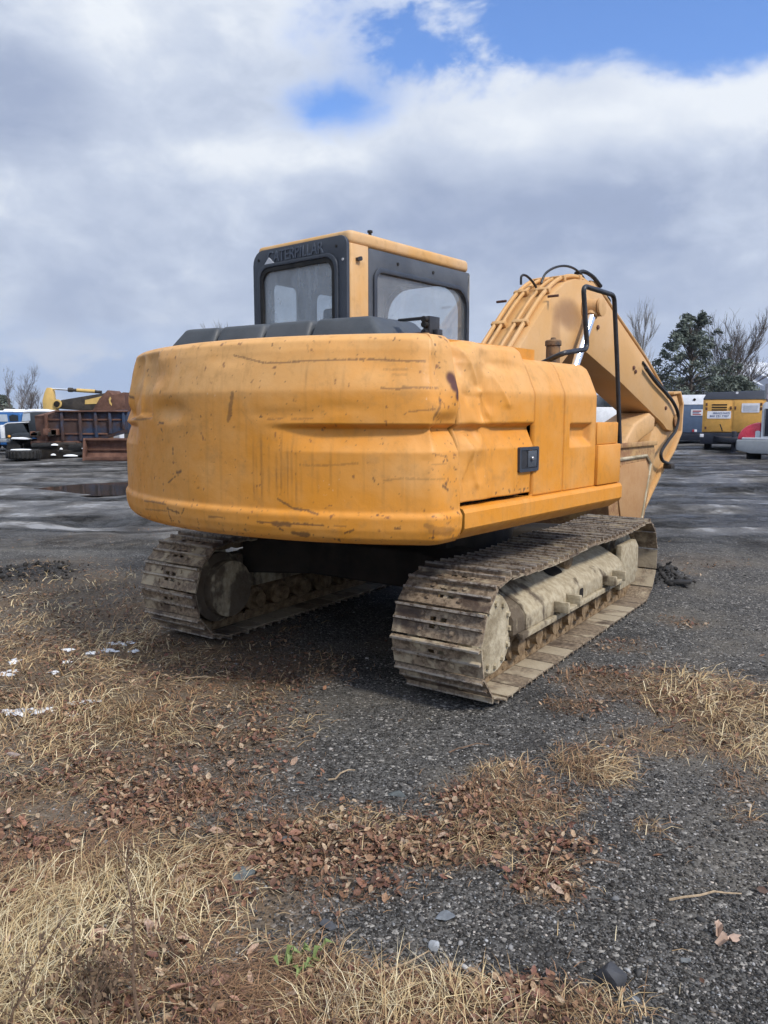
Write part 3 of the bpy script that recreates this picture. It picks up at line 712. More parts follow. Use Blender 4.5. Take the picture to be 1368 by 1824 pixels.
PAN = [(1.128, 0.03), (1.45, 0.03), (1.72, 0.03), (1.728, 0.032), (1.85, 0.085), (1.895, 0.11), (1.922, 0.15), (1.93, 0.21), (1.93, 0.75)]
side_panel('side_panel', -0.712, -0.345, PAN, EX, lambda Y, Z: 0.008 * fbm(Y * 3, Z * 3, 3, 2))
def recess(Y, Z):
    a = np.minimum(sst(-0.265, -0.225, Y), 1 - sst(0.015, 0.055, Y)); b = np.interp(Z, [1.395, 1.455, 1.515, 1.545], [0, 1, 1, 0])
    return 0.05 * np.minimum(a, b) + 0.006 * fbm(Y * 3, Z * 3, 3, 6)
side_panel('side_panel', -0.333, 0.115, PAN, EX, recess, step=0.008)
# dark inner body behind the doors
m = MB(); m.box(-0.2, 1.215, -1.45, 0.05, 1.05, 1.70); m.box(-0.2, 1.10, -1.40, 0.02, 1.70, 1.86); m.build('engine_bay', MATS['underside'], EX)
m = MB(); m.prism([(0.0, -0.9), (0.62, -0.9), (0.62, 0.06), (0.0, 0.06)], 1.86, 1.925, 'z'); m.build('hood_top', YP, EX, 0.01)
m = MB(); m.prism([(0.20, 1.13), (1.325, 1.13), (1.325, 1.72), (1.24, 1.88), (1.18, 1.915), (0.20, 1.915)], 0.085, 0.108, 'y'); m.build('bulkhead', YP, EX, 0.006)
# latch of the dented door
q0, q1 = U(926, 797, 0, SIDE - .02), U(959, 838, 0, SIDE - .02); yc, zc = (q0[1] + q1[1]) / 2, (q0[2] + q1[2]) / 2; hy, hz = (q1[1] - q0[1]) / 2, (q0[2] - q1[2]) / 2
mpx = lambda x0: (lambda a, b, d: (x0 + d, a, b))
lat = MB(); lat.ring(rrect(yc - hy, yc + hy, zc - hz, zc + hz, .012), rrect(yc - hy + .018, yc + hy - .018, zc - hz + .018, zc + hz - .018, .006), mpx(SIDE - .036), 0.0, 0.018)
lat = lat.build('latch', MATS['black_plastic'], d1)
m = MB(); m.box(SIDE - .036, SIDE - .025, yc - hy + .005, yc + hy - .005, zc - hz + .005, zc + hz - .005); m.build('latch_pocket', MATS['black_paint'], d1)
m = MB(); m.box(SIDE - .027, SIDE - .019, yc - .012, yc + hy - .022, zc - hz + .024, zc + hz - .022); m.build('latch_paddle', MATS['grey_plastic'], d1, .004)
m = MB(); m.lathe([(.012, 0), (.012, .012), (.008, .016)], 14, Matrix.Translation((SIDE - .020, yc + .022, zc + .004)) @ Matrix.Rotation(R(90), 4, 'Y')); m.build('lock', MATS['bare_metal'], d1)

# side skirt, belly and deck
m = MB(); prof_s = [(1.32, 1.128), (1.348, 1.120), (1.360, 1.100), (1.360, 1.022), (1.345, 1.0), (1.27, 0.952), (1.12, 0.945), (1.12, 1.11), (1.30, 1.128)]
y_end = U(1108, 860, 0, SIDE)[1]
n = 40; ys = np.linspace(-1.470, y_end, n); vs = []; fs = []
for k, y in enumerate(ys):
    for (x, z) in prof_s: vs.append((x, y, z))
P_ = len(prof_s)
for k in range(n - 1):
    for j in range(P_): fs.append((k * P_ + j, k * P_ + (j + 1) % P_, (k + 1) * P_ + (j + 1) % P_, (k + 1) * P_ + j))
fs += [tuple(range(P_)), tuple(range((n - 1) * P_, n * P_))[::-1]]
m.add(vs, fs); sk = m.build('side_skirt', YP, EX, smooth=24)
m = MB(); m.box(-1.30, 1.25, -1.60, 0.46, 0.975, 1.06); m.box(-1.29, 0.55, 0.46, 1.10, 0.977, 1.058); m.box(-0.30, 0.45, 0.6, 1.5, 0.985, 1.15); m.build('deck', MATS['underside'], EX, .01)
m = MB(); m.box(-1.35, -1.28, -0.5, 1.35, 0.96, 1.13); m.build('side_skirt', YP, EX, .012)
m = MB(); m.box(-1.28, -.30, -.48, 1.30, 1.06, 1.30); m.build('cab_base', MATS['black_paint'], EX, .01)
# storage boxes ahead of the doors
q = U(1104, 752, 0, SIDE - .02); yb1 = q[1] + .01; zt = q[2]
m = MB(); m.box(0.75, SIDE - .024, 0.128, yb1 - .02, 1.40, zt); m.build('storage_box', YP, EX, .008)
m = MB(); m.box(0.75, SIDE - .012, 0.128, yb1 + .01, 1.130, 1.398); m.build('storage_box', YP, EX, .008)
simple('neck_rust', (0.05, 0.045, 0.045), (0.26, 0.15, 0.07), 9, 0.7, 0.3)
# filler neck (short stack with a cap)
q = U(985, 632, 0, 0.80)
m = MB(); m.lathe([(.052, -.12), (.052, .095), (.060, .10), (.060, .130), (.052, .138), (.022, .140), (.018, .156), (0.002, .158)], 20, Matrix.Translation((0.80, q[1], 2.0))); m.build('filler_neck', MATS['neck_rust'], EX)
# handrail
x_ = 1.10
pts = [U(965, 634, 0, .92) - np.array([0, 0, .05]), U(1003, 629, 0, x_), U(1046, 622, 0, x_), U(1039, 509, 0, x_), U(1094, 526, 0, x_), U(1099, 640, 0, x_), U(1104, 790, 0, x_)]
m = MB(); m.tube(rounded_path(pts, 0.055), 0.0175, 10); m.build('handrail', MATS['black_paint'], EX)

# black pad over the engine, in four humps
m = MB(); m.prism([(-1.20, -1.50), (0.55, -1.265), (0.80, -1.12), (0.80, -0.62), (-1.20, -0.62)], 1.975, 2.035, 'z'); pad = m.build('engine_cover', MATS['cover_plastic'], EX, .012)
for xa, xb in ((-1.17, -0.735), (-0.72, -0.325), (-0.31, 0.055), (0.07, 0.62)):
    ya = -1.47 + (xa + 1.17) * 0.134; yb = -1.47 + (xb + 1.17) * 0.134
    la = 0.14 if xa < -1 else 0.012; lb = 0.16 if xb > .5 else 0.012
    ya2, yb2 = ya + .075, yb + .075
    m = MB(); m.hexa([(xa, ya, 2.03), (xb, yb, 2.03), (xb, -.66, 2.03), (xa, -.66, 2.03)], [(xa + la, ya2, 2.185), (xb - lb, yb2, 2.185), (xb - lb, -.72, 2.185), (xa + la, -.72, 2.185)])
    m.build('cover_hump', MATS['cover_plastic'], pad, .028, 3)
# hinge bracket at the cover's corner
m = MB(); m.box(.56, .80, -1.02, -.96, 2.155, 2.168); m.box(.765, .815, -1.04, -.94, 2.03, 2.165); m.box(.815, .85, -1.01, -.96, 2.04, 2.09); m.build('hinge_bracket', MATS['black_paint'], EX, .004)
m = MB()
for z_ in (2.07, 2.115, 2.145): m.lathe([(.018, 0), (.018, .03)], 12, Matrix.Translation((.79, -1.04, z_)) @ Matrix.Rotation(R(90), 4, 'X'))
m.build('hinge_bolts', MATS['rubber'], EX)

# ---------------------------------------------------------------- cab
X0, X1, Y0, Y1, ZB, ZT = -1.31, -0.305, -0.50, 1.06, 1.30, 2.90
cab = MB(); cab.box(X0 + .05, X1 - .05, Y0 + .05, Y1 - .02, ZB, ZB + .05); cab.box(X0 + .04, X1 - .04, Y0 + .03, Y0 + .06, ZB, 2.18); cab.box(X0 + .04, X0 + .07, Y0 + .03, Y1, ZB, 2.0); cab.box(X1 - .06, X1 - .035, -.27, Y1, ZB, 2.12)
cab = cab.build('cab', MATS['grey_plastic'], EX)
mp_rear = lambda y0: (lambda a, b, d: (a, y0 + d, b))
# roof
m = MB(); m.prism(rrect(X0 + .005, X1 + .008, Y0 + .012, Y1 + .012, [.05, .05, .09, .09]), 2.815, 2.912, 'z'); roof = m.build('roof', MATS['faded_yellow'], cab, .03, 3)
m = MB(); m.box(X0 + .03, X1 - .02, Y0 + .05, Y1 - .03, 2.78, 2.82); m.build('headliner', MATS['cab_trim'], cab)
m = MB(); m.lathe([(.012, 0), (.012, .03), (.02, .03), (.02, .045)], 10, Matrix.Translation((X1 - .04, Y0 + .28, 2.905))); m.build('roof_bolt', MATS['rubber'], cab)
# rear panel with window
wr = (-1.205, -0.432, 2.02, 2.715)
out = rrect(X0, X1 + .002, 1.95, 2.872, [.02, .02, .07, .11]); inn = rrect(*wr, [.03, .03, .085, .085])
m = MB(); m.ring(out, inn, mp_rear(Y0 - .022), 0, .03); rp = m.build('rear_panel', MATS['black_plastic'], cab, .004)
m = MB(); m.ring(rrect(wr[0] - .045, wr[1] + .045, 1.96, wr[3] + .045, [.03, .03, .11, .11]), rrect(wr[0] - .018, wr[1] + .018, 1.98, wr[3] + .018, [.03, .03, .10, .10]), mp_rear(Y0 - .036), 0, .016); m.build('window_moulding', MATS['black_plastic'], cab, .003)
m = MB(); m.ring(rrect(wr[0] - .012, wr[1] + .012, 1.99, wr[3] + .012, .09), rrect(wr[0] + .014, wr[1] - .014, 2.03, wr[3] - .014, .075), mp_rear(Y0 - .03), 0, .03); m.build('window_seal', MATS['rubber'], cab)
m = MB(); m.prism(rrect(wr[0], wr[1], wr[2], wr[3], .08), Y0 - .010, Y0 - .004, 'y'); m.build('rear_window', MATS['dusty_glass'], cab, smooth=0)
# corner pillar in yellow
m = MB(); m.prism(rrect(X1 - .09, X1 + .003, Y0 + .010, -0.285, [.01, .035, .01, .01]), 1.9, 2.818, 'z'); m.build('corner_pillar', MATS['faded_yellow'], cab, .004)
m = MB(); m.box(X1, X1 + .03, Y0 + .07, Y0 + .10, 2.70, 2.72); m.lathe([(.016, 0), (.016, .02)], 10, Matrix.Translation((X1 + .012, Y0 + .10, 2.715)) @ Matrix.Rotation(R(90), 4, 'Y')); m.build('pillar_hook', MATS['black_paint'], cab)
# right side panel with window
mp_side = lambda x0: (lambda a, b, d: (x0 + d, a, b))
ws = (-0.205, 1.005, 2.02, 2.655)
m = MB(); m.ring(rrect(-.285, Y1, 1.92, 2.812, .02), rrect(*ws, [.03, .03, .16, .07]), mp_side(X1 - .035), 0, .035); m.build('side_wall', MATS['grey_plastic'], cab, .004)
m = MB(); m.ring(rrect(ws[0] - .03, ws[1] + .03, 1.99, ws[3] + .03, [.03, .03, .18, .09]), rrect(ws[0] + .004, ws[1] - .004, 2.03, ws[3] - .004, [.03, .03, .15, .065]), mp_side(X1 - .002), 0, .020); m.build('window_moulding', MATS['black_plastic'], cab, .004)
m = MB(); m.prism(rrect(ws[0], ws[1], ws[2], ws[3], [.03, .03, .15, .06]), X1 - .018, X1 - .012, 'x'); m.build('side_window', MATS['side_glass'], cab, smooth=0)
for y_, z_ in ((.06, 2.745), (.52, 2.745)):
    m = MB(); m.lathe([(.013, 0), (.013, .006)], 12, Matrix.Translation((X1, y_, z_)) @ Matrix.Rotation(R(90), 4, 'Y')); m.build('plug', MATS['rubber'], cab)
for x_, z_ in ((X0 + .07, 2.80), (X1 - .10, 2.80), (X1 - .035, 2.70)):
    m = MB(); m.lathe([(.010, 0), (.010, .005)], 12, Matrix.Translation((x_, Y0 - .022, z_)) @ Matrix.Rotation(R(90), 4, 'X')); m.build('bolt', MATS['rubber' if z_ > 2.75 else 'silver_mark'], cab)
# left wall with the two door windows, and the windscreen frame
m = MB(); m.ring(rrect(Y0 + .02, 0.035, 1.5, 2.80, .02), rrect(-.345, -.075, 2.0, 2.645, .05), mp_side(X0 + .02), 0, .03); m.build('side_wall', MATS['cab_trim'], cab, .003)
m = MB(); m.ring(rrect(0.035, Y1, 1.5, 2.80, .02), rrect(.145, .95, 1.75, 2.63, [.05, .05, .22, .07]), mp_side(X0 + .02), 0, .03); m.build('cab_door', MATS['cab_trim'], cab, .003)
for a, b, z0_, z1_, r_ in ((-.345, -.075, 2.0, 2.645, .05), (.145, .95, 1.75, 2.63, .06)):
    m = MB(); m.prism(rrect(a, b, z0_, z1_, r_), X0 + .033, X0 + .037, 'x'); m.build('door_window', MATS['side_glass'], cab, smooth=0)
o_ = rrect(X0 + .02, X1, 1.5, 2.82, .03, 7); i_ = rrect(X0 + .085, X1 - .065, 1.7, 2.76, [.06, .06, .26, .26], 7)
m = MB(); m.ring(o_, i_, mp_rear(Y1 - .03), 0, .03); m.build('windscreen_frame', MATS['cab_trim'], cab)
m = MB(); m.ring(rrect(X0 + .07, X1 - .05, 1.69, 2.775, [.06, .06, .27, .27], 7), rrect(X0 + .11, X1 - .09, 1.73, 2.735, [.06, .06, .25, .25], 7), mp_rear(Y1 - .045), 0, .012); m.build('windscreen_seal', MATS['rubber'], cab)
m = MB(); m.prism(i_, Y1 - .017, Y1 - .013, 'y'); m.build('windscreen', MATS['side_glass'], cab, smooth=0)
m = MB(); m.prism([(-.10, 1.62), (.42, 1.62), (.42, 1.74), (.05, 1.77), (-.06, 2.30), (-.16, 2.30), (-.14, 1.75)], -1.02, -.58, 'x'); seat = m.build('seat', MATS['seat_fabric'], cab, .03, 2)
m = MB(); m.box(-.92, -.68, -.15, -.08, 2.28, 2.44); m.build('headrest', MATS['seat_fabric'], cab, .03, 3)
# raised lettering over the rear window
def text_mesh(name, body, size, mat, parent, M, extrude=.004, sx=1.0):
    cu = bpy.data.curves.new(name, 'FONT'); cu.body = body; cu.size = size; cu.extrude = extrude; cu.align_x = 'CENTER'; cu.align_y = 'CENTER'; cu.offset = size * 0.012
    tmp = bpy.data.objects.new('tmp', cu); COL.objects.link(tmp); bpy.context.view_layer.update()
    me = bpy.data.meshes.new_from_object(tmp.evaluated_get(bpy.context.evaluated_depsgraph_get()))
    bpy.data.objects.remove(tmp); me.transform(M @ Matrix.Diagonal((sx, 1, 1, 1))); me.name = name
    return link(name, me, mat, parent, 0)
text_mesh('lettering', 'CATERPILLAR', .118, MATS['letter_grey'], cab, Matrix.Translation((-.835, Y0 - .024, 2.805)) @ Matrix.Rotation(R(90), 4, 'X'), .004, .84)
m = MB(); m.prism([(-1.165, 2.760), (-1.055, 2.760), (-1.115, 2.806)], Y0 - .032, Y0 - .020, 'y'); m.build('logo_triangle', MATS['silver_mark'], cab)

# ---------------------------------------------------------------- boom, cylinders, stick and bucket
BW = 0.20
def _boom(t, b):
    o = t.coord('Object'); x, y, z = t.xyz(o); n1 = t.noise(o, 1.7, 5, 0.6); n2 = t.noise(o, 14, 4, 0.6)
    c = t.mix(n1.smooth(0.35, 0.7) * 0.7, (0.56, 0.315, 0.115), (0.58, 0.37, 0.19)); c = t.mix(n2.smooth(0.52, 0.75, 0, 0.16), c, (0.30, 0.20, 0.09))
    u = (y - 1.93) / 0.30; v = (z - 2.50) / 0.16; d = u * u + v * v + (n1 - 0.5) * 1.8                  # oil and rust run out under the pin boss
    u2 = (y - 1.70) / 0.10; v2 = (z - 2.28) / 0.30; d2 = u2 * u2 + v2 * v2 + (n1 - 0.5) * 1.4
    c = t.mix(d.smooth(0.2, 1.3, 0.72, 0.0), c, (0.20, 0.10, 0.045)); c = t.mix(d2.smooth(0.2, 1.3, 0.5, 0.0), c, (0.27, 0.14, 0.06))
    setp(t, b, col=c, rough=0.55, spec=0.4, normal=t.bump(n2, 0.12, 0.02))
material('boom_paint', _boom)
top = [(0.42, 1.52), (0.85, 1.96), (1.239, 2.321), (1.476, 2.537), (1.66, 2.675), (1.86, 2.785), (2.06, 2.842), (2.26, 2.858), (2.45, 2.835), (2.64, 2.775), (3.037, 2.58), (3.836, 2.206), (4.66, 1.745)]
tipb = [(4.88, 1.64), (4.98, 1.55), (4.96, 1.44), (4.84, 1.39), (4.60, 1.42)]
low = [(4.461, 1.488), (4.107, 1.613), (3.137, 1.949), (2.303, 2.203), (2.0, 2.17), (1.7, 1.97), (1.3, 1.55), (0.85, 1.05), (0.55, 1.05), (0.35, 1.2)]
m = MB(); m.prism(top + tipb + low, -BW, BW, 'x'); boom = m.build('boom', MATS['boom_paint'], EX, .008)
top_n = smooth_path([(0, a, b) for a, b in top[2:11]], 5)
def offset_path(path, x, h):
    out = []
    for i, p in enumerate(path):
        t = path[min(i + 1, len(path) - 1)] - path[max(i - 1, 0)]; n_ = np.array([0, -t[2], t[1]]); n_ /= np.linalg.norm(n_); out.append(np.array([x, p[1], p[2]]) + n_ * h)
    return out
low_n = [np.array([0, a, b]) for a, b in top[:3]] + top_n[1:]
for x_, h_, r_ in ((-.165, .032, .020), (-.095, .032, .017), (.04, .032, .017), (.125, .032, .020)):
    m = MB(); m.tube(offset_path(low_n, x_, h_), r_, 8); m.build('hydraulic_tube', YB, boom)
for k in (3, 12, 19, 27):
    if k < len(low_n):
        p = low_n[k]; t = low_n[k + 1] - low_n[k - 1]; a = math.atan2(t[2], t[1]); M = Matrix.Translation((0, p[1], p[2])) @ Matrix.Rotation(a, 4, 'X')
        m = MB(); m.box(-.20, -.06, -.022, .022, .0, .052, M); m.box(.01, .16, -.022, .022, .0, .052, M); m.build('tube_clamp', YB, boom, .006)
for x_, k in ((-.22, 9), (.2, 9)):
    p = offset_path(low_n, x_, .03)[k]
    m = MB(); m.tube([p, p + np.array([.10 * (1 if x_ > 0 else -1), 0, 0])], .012, 8); m.build('bracket_pin', MATS['rust'], boom)
# pin bosses of the boom cylinders
bp = U(1062, 548, 0, .30)
m = MB(); m.tube([(-.36, bp[1], bp[2]), (.36, bp[1], bp[2])], .062, 18); m.build('cylinder_pin', YB, boom)
for s_ in (-1, 1):
    m = MB(); m.lathe([(.085, 0), (.085, .02), (.06, .024), (.02, .024)], 20, Matrix.Translation((s_ * .345, bp[1], bp[2])) @ Matrix.Rotation(R(90) * s_, 4, 'Y')); m.build('pin_cap', YB, boom)
    m = MB(); m.lathe([(.115, 0), (.115, .012)], 24, Matrix.Translation((s_ * .2, bp[1], bp[2])) @ Matrix.Rotation(R(90) * s_, 4, 'Y')); m.build('pin_boss', YB, boom, .003)
    foot = np.array([s_ * .28, 1.28, 1.05]); hd = np.array([s_ * .28, bp[1], bp[2]]); d = (hd - foot) / np.linalg.norm(hd - foot)
    cy = MB(); cy.tube([foot, foot + d * .82], .072, 16); cy.tube([foot + d * .78, foot + d * .86], .082, 16); cy = cy.build('boom_cylinder', YB, EX)
    m = MB(); m.tube([foot + d * .80, hd - d * .06], .042, 14); m.build('rod', MATS['chrome'], cy)
    m = MB(); m.tube([hd - d * .10, hd - d * .05], .055, 14); m.tube([hd + np.array([-.05, 0, 0]), hd + np.array([.05, 0, 0])], .085, 18); m.build('rod_eye', YB, cy)
# lug bolts on the boom's cheek
for px, py in ((1064, 583), (1131, 662), (1128, 655), (1185, 727)):
    q = U(px, py, 0, BW); m = MB(); m.lathe([(.022, 0), (.022, .016), (.012, .022)], 10, Matrix.Translation((BW - .002, q[1], q[2])) @ Matrix.Rotation(R(90), 4, 'Y')); m.build('grease_fitting', MATS['rust'], boom)
# stick cylinder lying on the boom
sa, sb = np.array([0, 2.75, 2.84]), np.array([0, 4.30, 2.08])
d = (sb - sa) / np.linalg.norm(sb - sa)
m = MB(); m.tube([sa, sa + d * 1.30], .062, 16); m.tube([sa + d * 1.24, sa + d * 1.36], .078, 16); scy = m.build('stick_cylinder', YB, EX)
m = MB(); m.tube([sa + d * 1.34, np.array([0, 5.06, 1.74])], .036, 12); m.build('rod', MATS['chrome'], scy)
m = MB(); m.box(-.09, -.05, 2.62, 2.86, 2.70, 2.92); m.box(.05, .09, 2.62, 2.86, 2.70, 2.92); m.build('cylinder_bracket', YB, boom, .02)
# tubes along the top of the fore part
for x_ in (.145, .185):
    pts = offset_path(smooth_path([(0, 2.64, 2.775), (0, 3.037, 2.58), (0, 3.836, 2.206), (0, 4.62, 1.77)], 6), x_, .035)
    m = MB(); m.tube(pts, .016, 8); m.build('hydraulic_tube', YB, boom)
# black hoses
def hose(pts, r=.015, par=boom, name='hose'):
    m = MB(); m.tube(smooth_path(pts, 7), r, 8); return m.build(name, MATS['hose_rubber'], par)
hp = lambda lst, x: [U(a, b, 0, x) for a, b in lst]
hose(hp([(964, 505), (972, 487), (990, 476), (1010, 474), (1028, 482), (1042, 500), (1050, 530), (1053, 548)], .12), .011)
hose(hp([(928, 507), (929, 492), (937, 491), (948, 501), (955, 512)], -.05), .011)
hose(hp([(1026, 487), (1040, 484), (1056, 493), (1070, 510)], .10), .020)
hose(hp([(1075, 523), (1086, 535), (1082, 548), (1090, 562)], .14), .012)
hose(hp([(1150, 655), (1168, 680), (1186, 700), (1200, 718), (1208, 740), (1204, 765), (1190, 785), (1178, 805), (1180, 820), (1193, 827)], .24), .020, EX)
hose(hp([(1145, 645), (1165, 672), (1184, 694), (1196, 712)], .21), .014, boom)
# stick
stick = MB(); stick.prism([(4.92, 1.82), (5.06, 1.84), (5.17, 1.72), (5.16, 1.40), (4.95, 1.20), (4.55, 0.95), (3.55, 0.12), (3.40, 0.12), (3.36, 0.26), (4.05, 1.05), (4.30, 1.42), (4.60, 1.58)], -.14, .14, 'x')
stick = stick.build('stick', YB, EX, .012)
m = MB(); m.prism([(4.88, 1.84), (5.10, 1.86), (5.21, 1.72), (5.20, 1.39), (4.97, 1.17), (4.55, 0.915), (3.95, .42), (3.98, .40), (4.58, .88), (5.0, 1.14), (5.235, 1.37), (5.245, 1.74), (5.12, 1.885), (4.88, 1.87)], -.17, .17, 'x'); m.build('stick_edge_plate', YB, stick, .004)
m = MB(); m.tube([(-.235, 4.86, 1.52), (.235, 4.86, 1.52)], .055, 18); m.tube([(.215, 4.86, 1.52), (.232, 4.86, 1.52)], .085, 18); m.build('stick_pin', MATS['rusty_yellow'], EX)
q = U(1193, 827, 0, .24)
m = MB(); m.box(q[0] - .05, q[0] + .05, q[1] - .09, q[1] + .04, q[2] - .05, q[2] + .01); m.build('hose_coupling', MATS['dark_steel'], stick, .01)
# bucket: side plates, curved shell, rim and linkage
bs = [(2.36, 1.275), (3.50, 1.285), (3.55, 1.20), (3.47, .90), (3.24, .36), (3.02, .19), (2.78, .17), (2.56, .30), (2.40, .62), (2.32, 1.0)]
BX = .46
bk = MB()
inner = [(a + (2.95 - a) * .06, b + (.85 - b) * .05) for a, b in bs]
for s_ in (-1, 1): bk.prism(bs, s_ * BX, s_ * (BX - .022), 'x')
bk = bk.build('bucket', MATS['rusty_yellow'], EX, .004)
m = MB(); loop = bs[2:]; vs = []; 
for x_ in (-BX + .02, BX - .02): vs += [(x_, a, b) for a, b in loop] + [(x_, a, b) for a, b in inner[2:]]
n_ = len(loop); fs = []
for i in range(n_ - 1):
    fs += [(i, i + 1, 2 * n_ + i + 1, 2 * n_ + i), (n_ + i + 1, n_ + i, 3 * n_ + i, 3 * n_ + i + 1)]
fs += [(0, n_, 3 * n_, 2 * n_), (n_ - 1, 2 * n_ - 1, 4 * n_ - 1, 3 * n_ - 1)]
m.add(vs, fs); m.build('bucket_shell', MATS['rusty_yellow'], bk, smooth=50)
m = MB()
def inset_poly(poly, k, cx=2.95, cz=.80): return [(cx + (a - cx) * k, cz + (b - cz) * k) for a, b in poly]
m.prism(inset_poly([(2.5, 1.0), (2.62, 1.10), (3.26, 1.12), (3.36, 1.0), (3.12, .38), (2.95, .27), (2.74, .34)], 1.0), BX + .001, BX + .018, 'x'); m.build('side_stiffener', MATS['bucket_panel'], bk, .012)
m = MB(); m.tube([(BX + .008, a, b) for a, b in [(2.40, 1.0), (2.46, 1.16), (3.28, 1.17), (3.40, 1.08), (3.14, .31), (2.95, .19)]], .018, 6); m.build('weld_bead', MATS['dried_mud'], bk)
m = MB()
for s_ in (-1, 1): m.box(s_ * BX - .03, s_ * BX + .03, 2.34, 3.53, 1.272, 1.318)
m.build('rim_bar', MATS['rusty_yellow'], bk, .008)
m = MB(); m.prism([(3.30, 1.25), (3.62, 1.50), (4.05, 1.62), (4.22, 1.56), (4.20, 1.42), (3.75, 1.30), (3.46, 1.05)], -.20, .20, 'x'); m.build('bucket_link', YB, EX, .03, 3)

# ---------------------------------------------------------------- undercarriage
TC = np.array([0.0, 0.0, 0.0]); DR = YU - YT
YR_, YF_, RC, ZC = -1.20, 1.45, 0.328, 0.370
SHW = 0.56
under = MB(); under.box(-.62, .52, -.55, .65, .42, .80); under.prism([(-.95, -1.0), (-.95, -.55), (-.3, -.2), (-.3, .3), (-.95, .75), (-.95, 1.1), (-.5, .95), (.4, .95), (.85, 1.1), (.85, .75), (.25, .3), (.25, -.2), (.85, -.55), (.85, -1.0), (.4, -.75), (-.5, -.75)], .44, .70, 'z')
under = under.build('undercarriage', MATS['underside'], EX, .02); under.rotation_euler = (0, 0, DR)
m = MB(); m.lathe([(.56, .78), (.62, .80), (.62, .86), (.58, .88), (.58, .99)], 40); m.build('slewing_ring', MATS['underside'], EX)

def shoe_mesh():
    b = MB(); w = SHW / 2; p = .0865
    t0, t1 = 0.0, .012
    # plate with two slots beside the middle
    b.box(-w, -.075, -p + .006, p - .005, t0, t1); b.box(.075, w, -p + .006, p - .005, t0, t1)
    b.box(-.0745, .0745, -p + .006, -.034, t0, t1 - .0004); b.box(-.0745, .0745, .030, p - .005, t0, t1 - .0004); b.box(-.012, .012, -.0335, .0295, t0, t1 - .0008)
    b.box(-.0745, -.052, -.0335, .0295, t0, t1 - .0008); b.box(.052, .0745, -.0335, .0295, t0, t1 - .0008)
    # three grousers, the leading one turned over the neighbour
    for y, h in ((-p + .010, .038), (-.001, .034)):
        b.prism([(y - .011, t1 - .001), (y + .011, t1 - .001), (y + .006, h), (y - .006, h)], -w + .006, w - .006, 'x')
    for x in (-.10, .10):
        for y in (-.045, .038): b.lathe([(.014, t1 - .001), (.014, t1 + .010)], 6, Matrix.Translation((x, y, 0)))
    o = b.build('tmp_shoe', MATS['track_steel'], None, 0, smooth=30); me = o.data; bpy.data.objects.remove(o); me.name = 'track_shoe'; return me
def link_mesh():
    b = MB()
    for s_ in (-1, 1):
        b.prism([(-.085, -.052), (-.06, -.075), (.05, -.075), (.09, -.05), (.09, -.004), (-.085, -.004)], s_ * .062, s_ * .098, 'x')
    b.tube([(-.105, .07, -.045), (.105, .07, -.045)], .022, 8)
    o = b.build('tmp_link', MATS['chain_rust'], None, .006, 1, smooth=35); me = o.data; bpy.data.objects.remove(o); me.name = 'track_link'; return me
simple('chain_rust', (0.12, 0.075, 0.038), (0.30, 0.215, 0.125), 14, 0.8, 0.25, bump=0.4)
SHOE, LINK = shoe_mesh(), link_mesh()
L1 = YF_ - YR_; LT = 2 * L1 + 2 * math.pi * RC; NS = int(round(LT / .1725))
def track_at(s):
    s = s % LT
    if s < L1: return YR_ + s, ZC - RC, 0.0, 0.0                                             # bottom run, forward
    s -= L1
    if s < math.pi * RC: a = s / RC; return YF_ + RC * math.sin(a), ZC - RC * math.cos(a), a, 0.0
    s -= math.pi * RC
    if s < L1: u = s / L1; sag = -0.022 * abs(math.sin(2 * math.pi * u)) ** 1.2 ; return YF_ - s, ZC + RC + sag, math.pi, 0
    s -= L1; a = s / RC; return YR_ - RC * math.sin(a), ZC + RC * math.cos(a), math.pi + a, 0.0
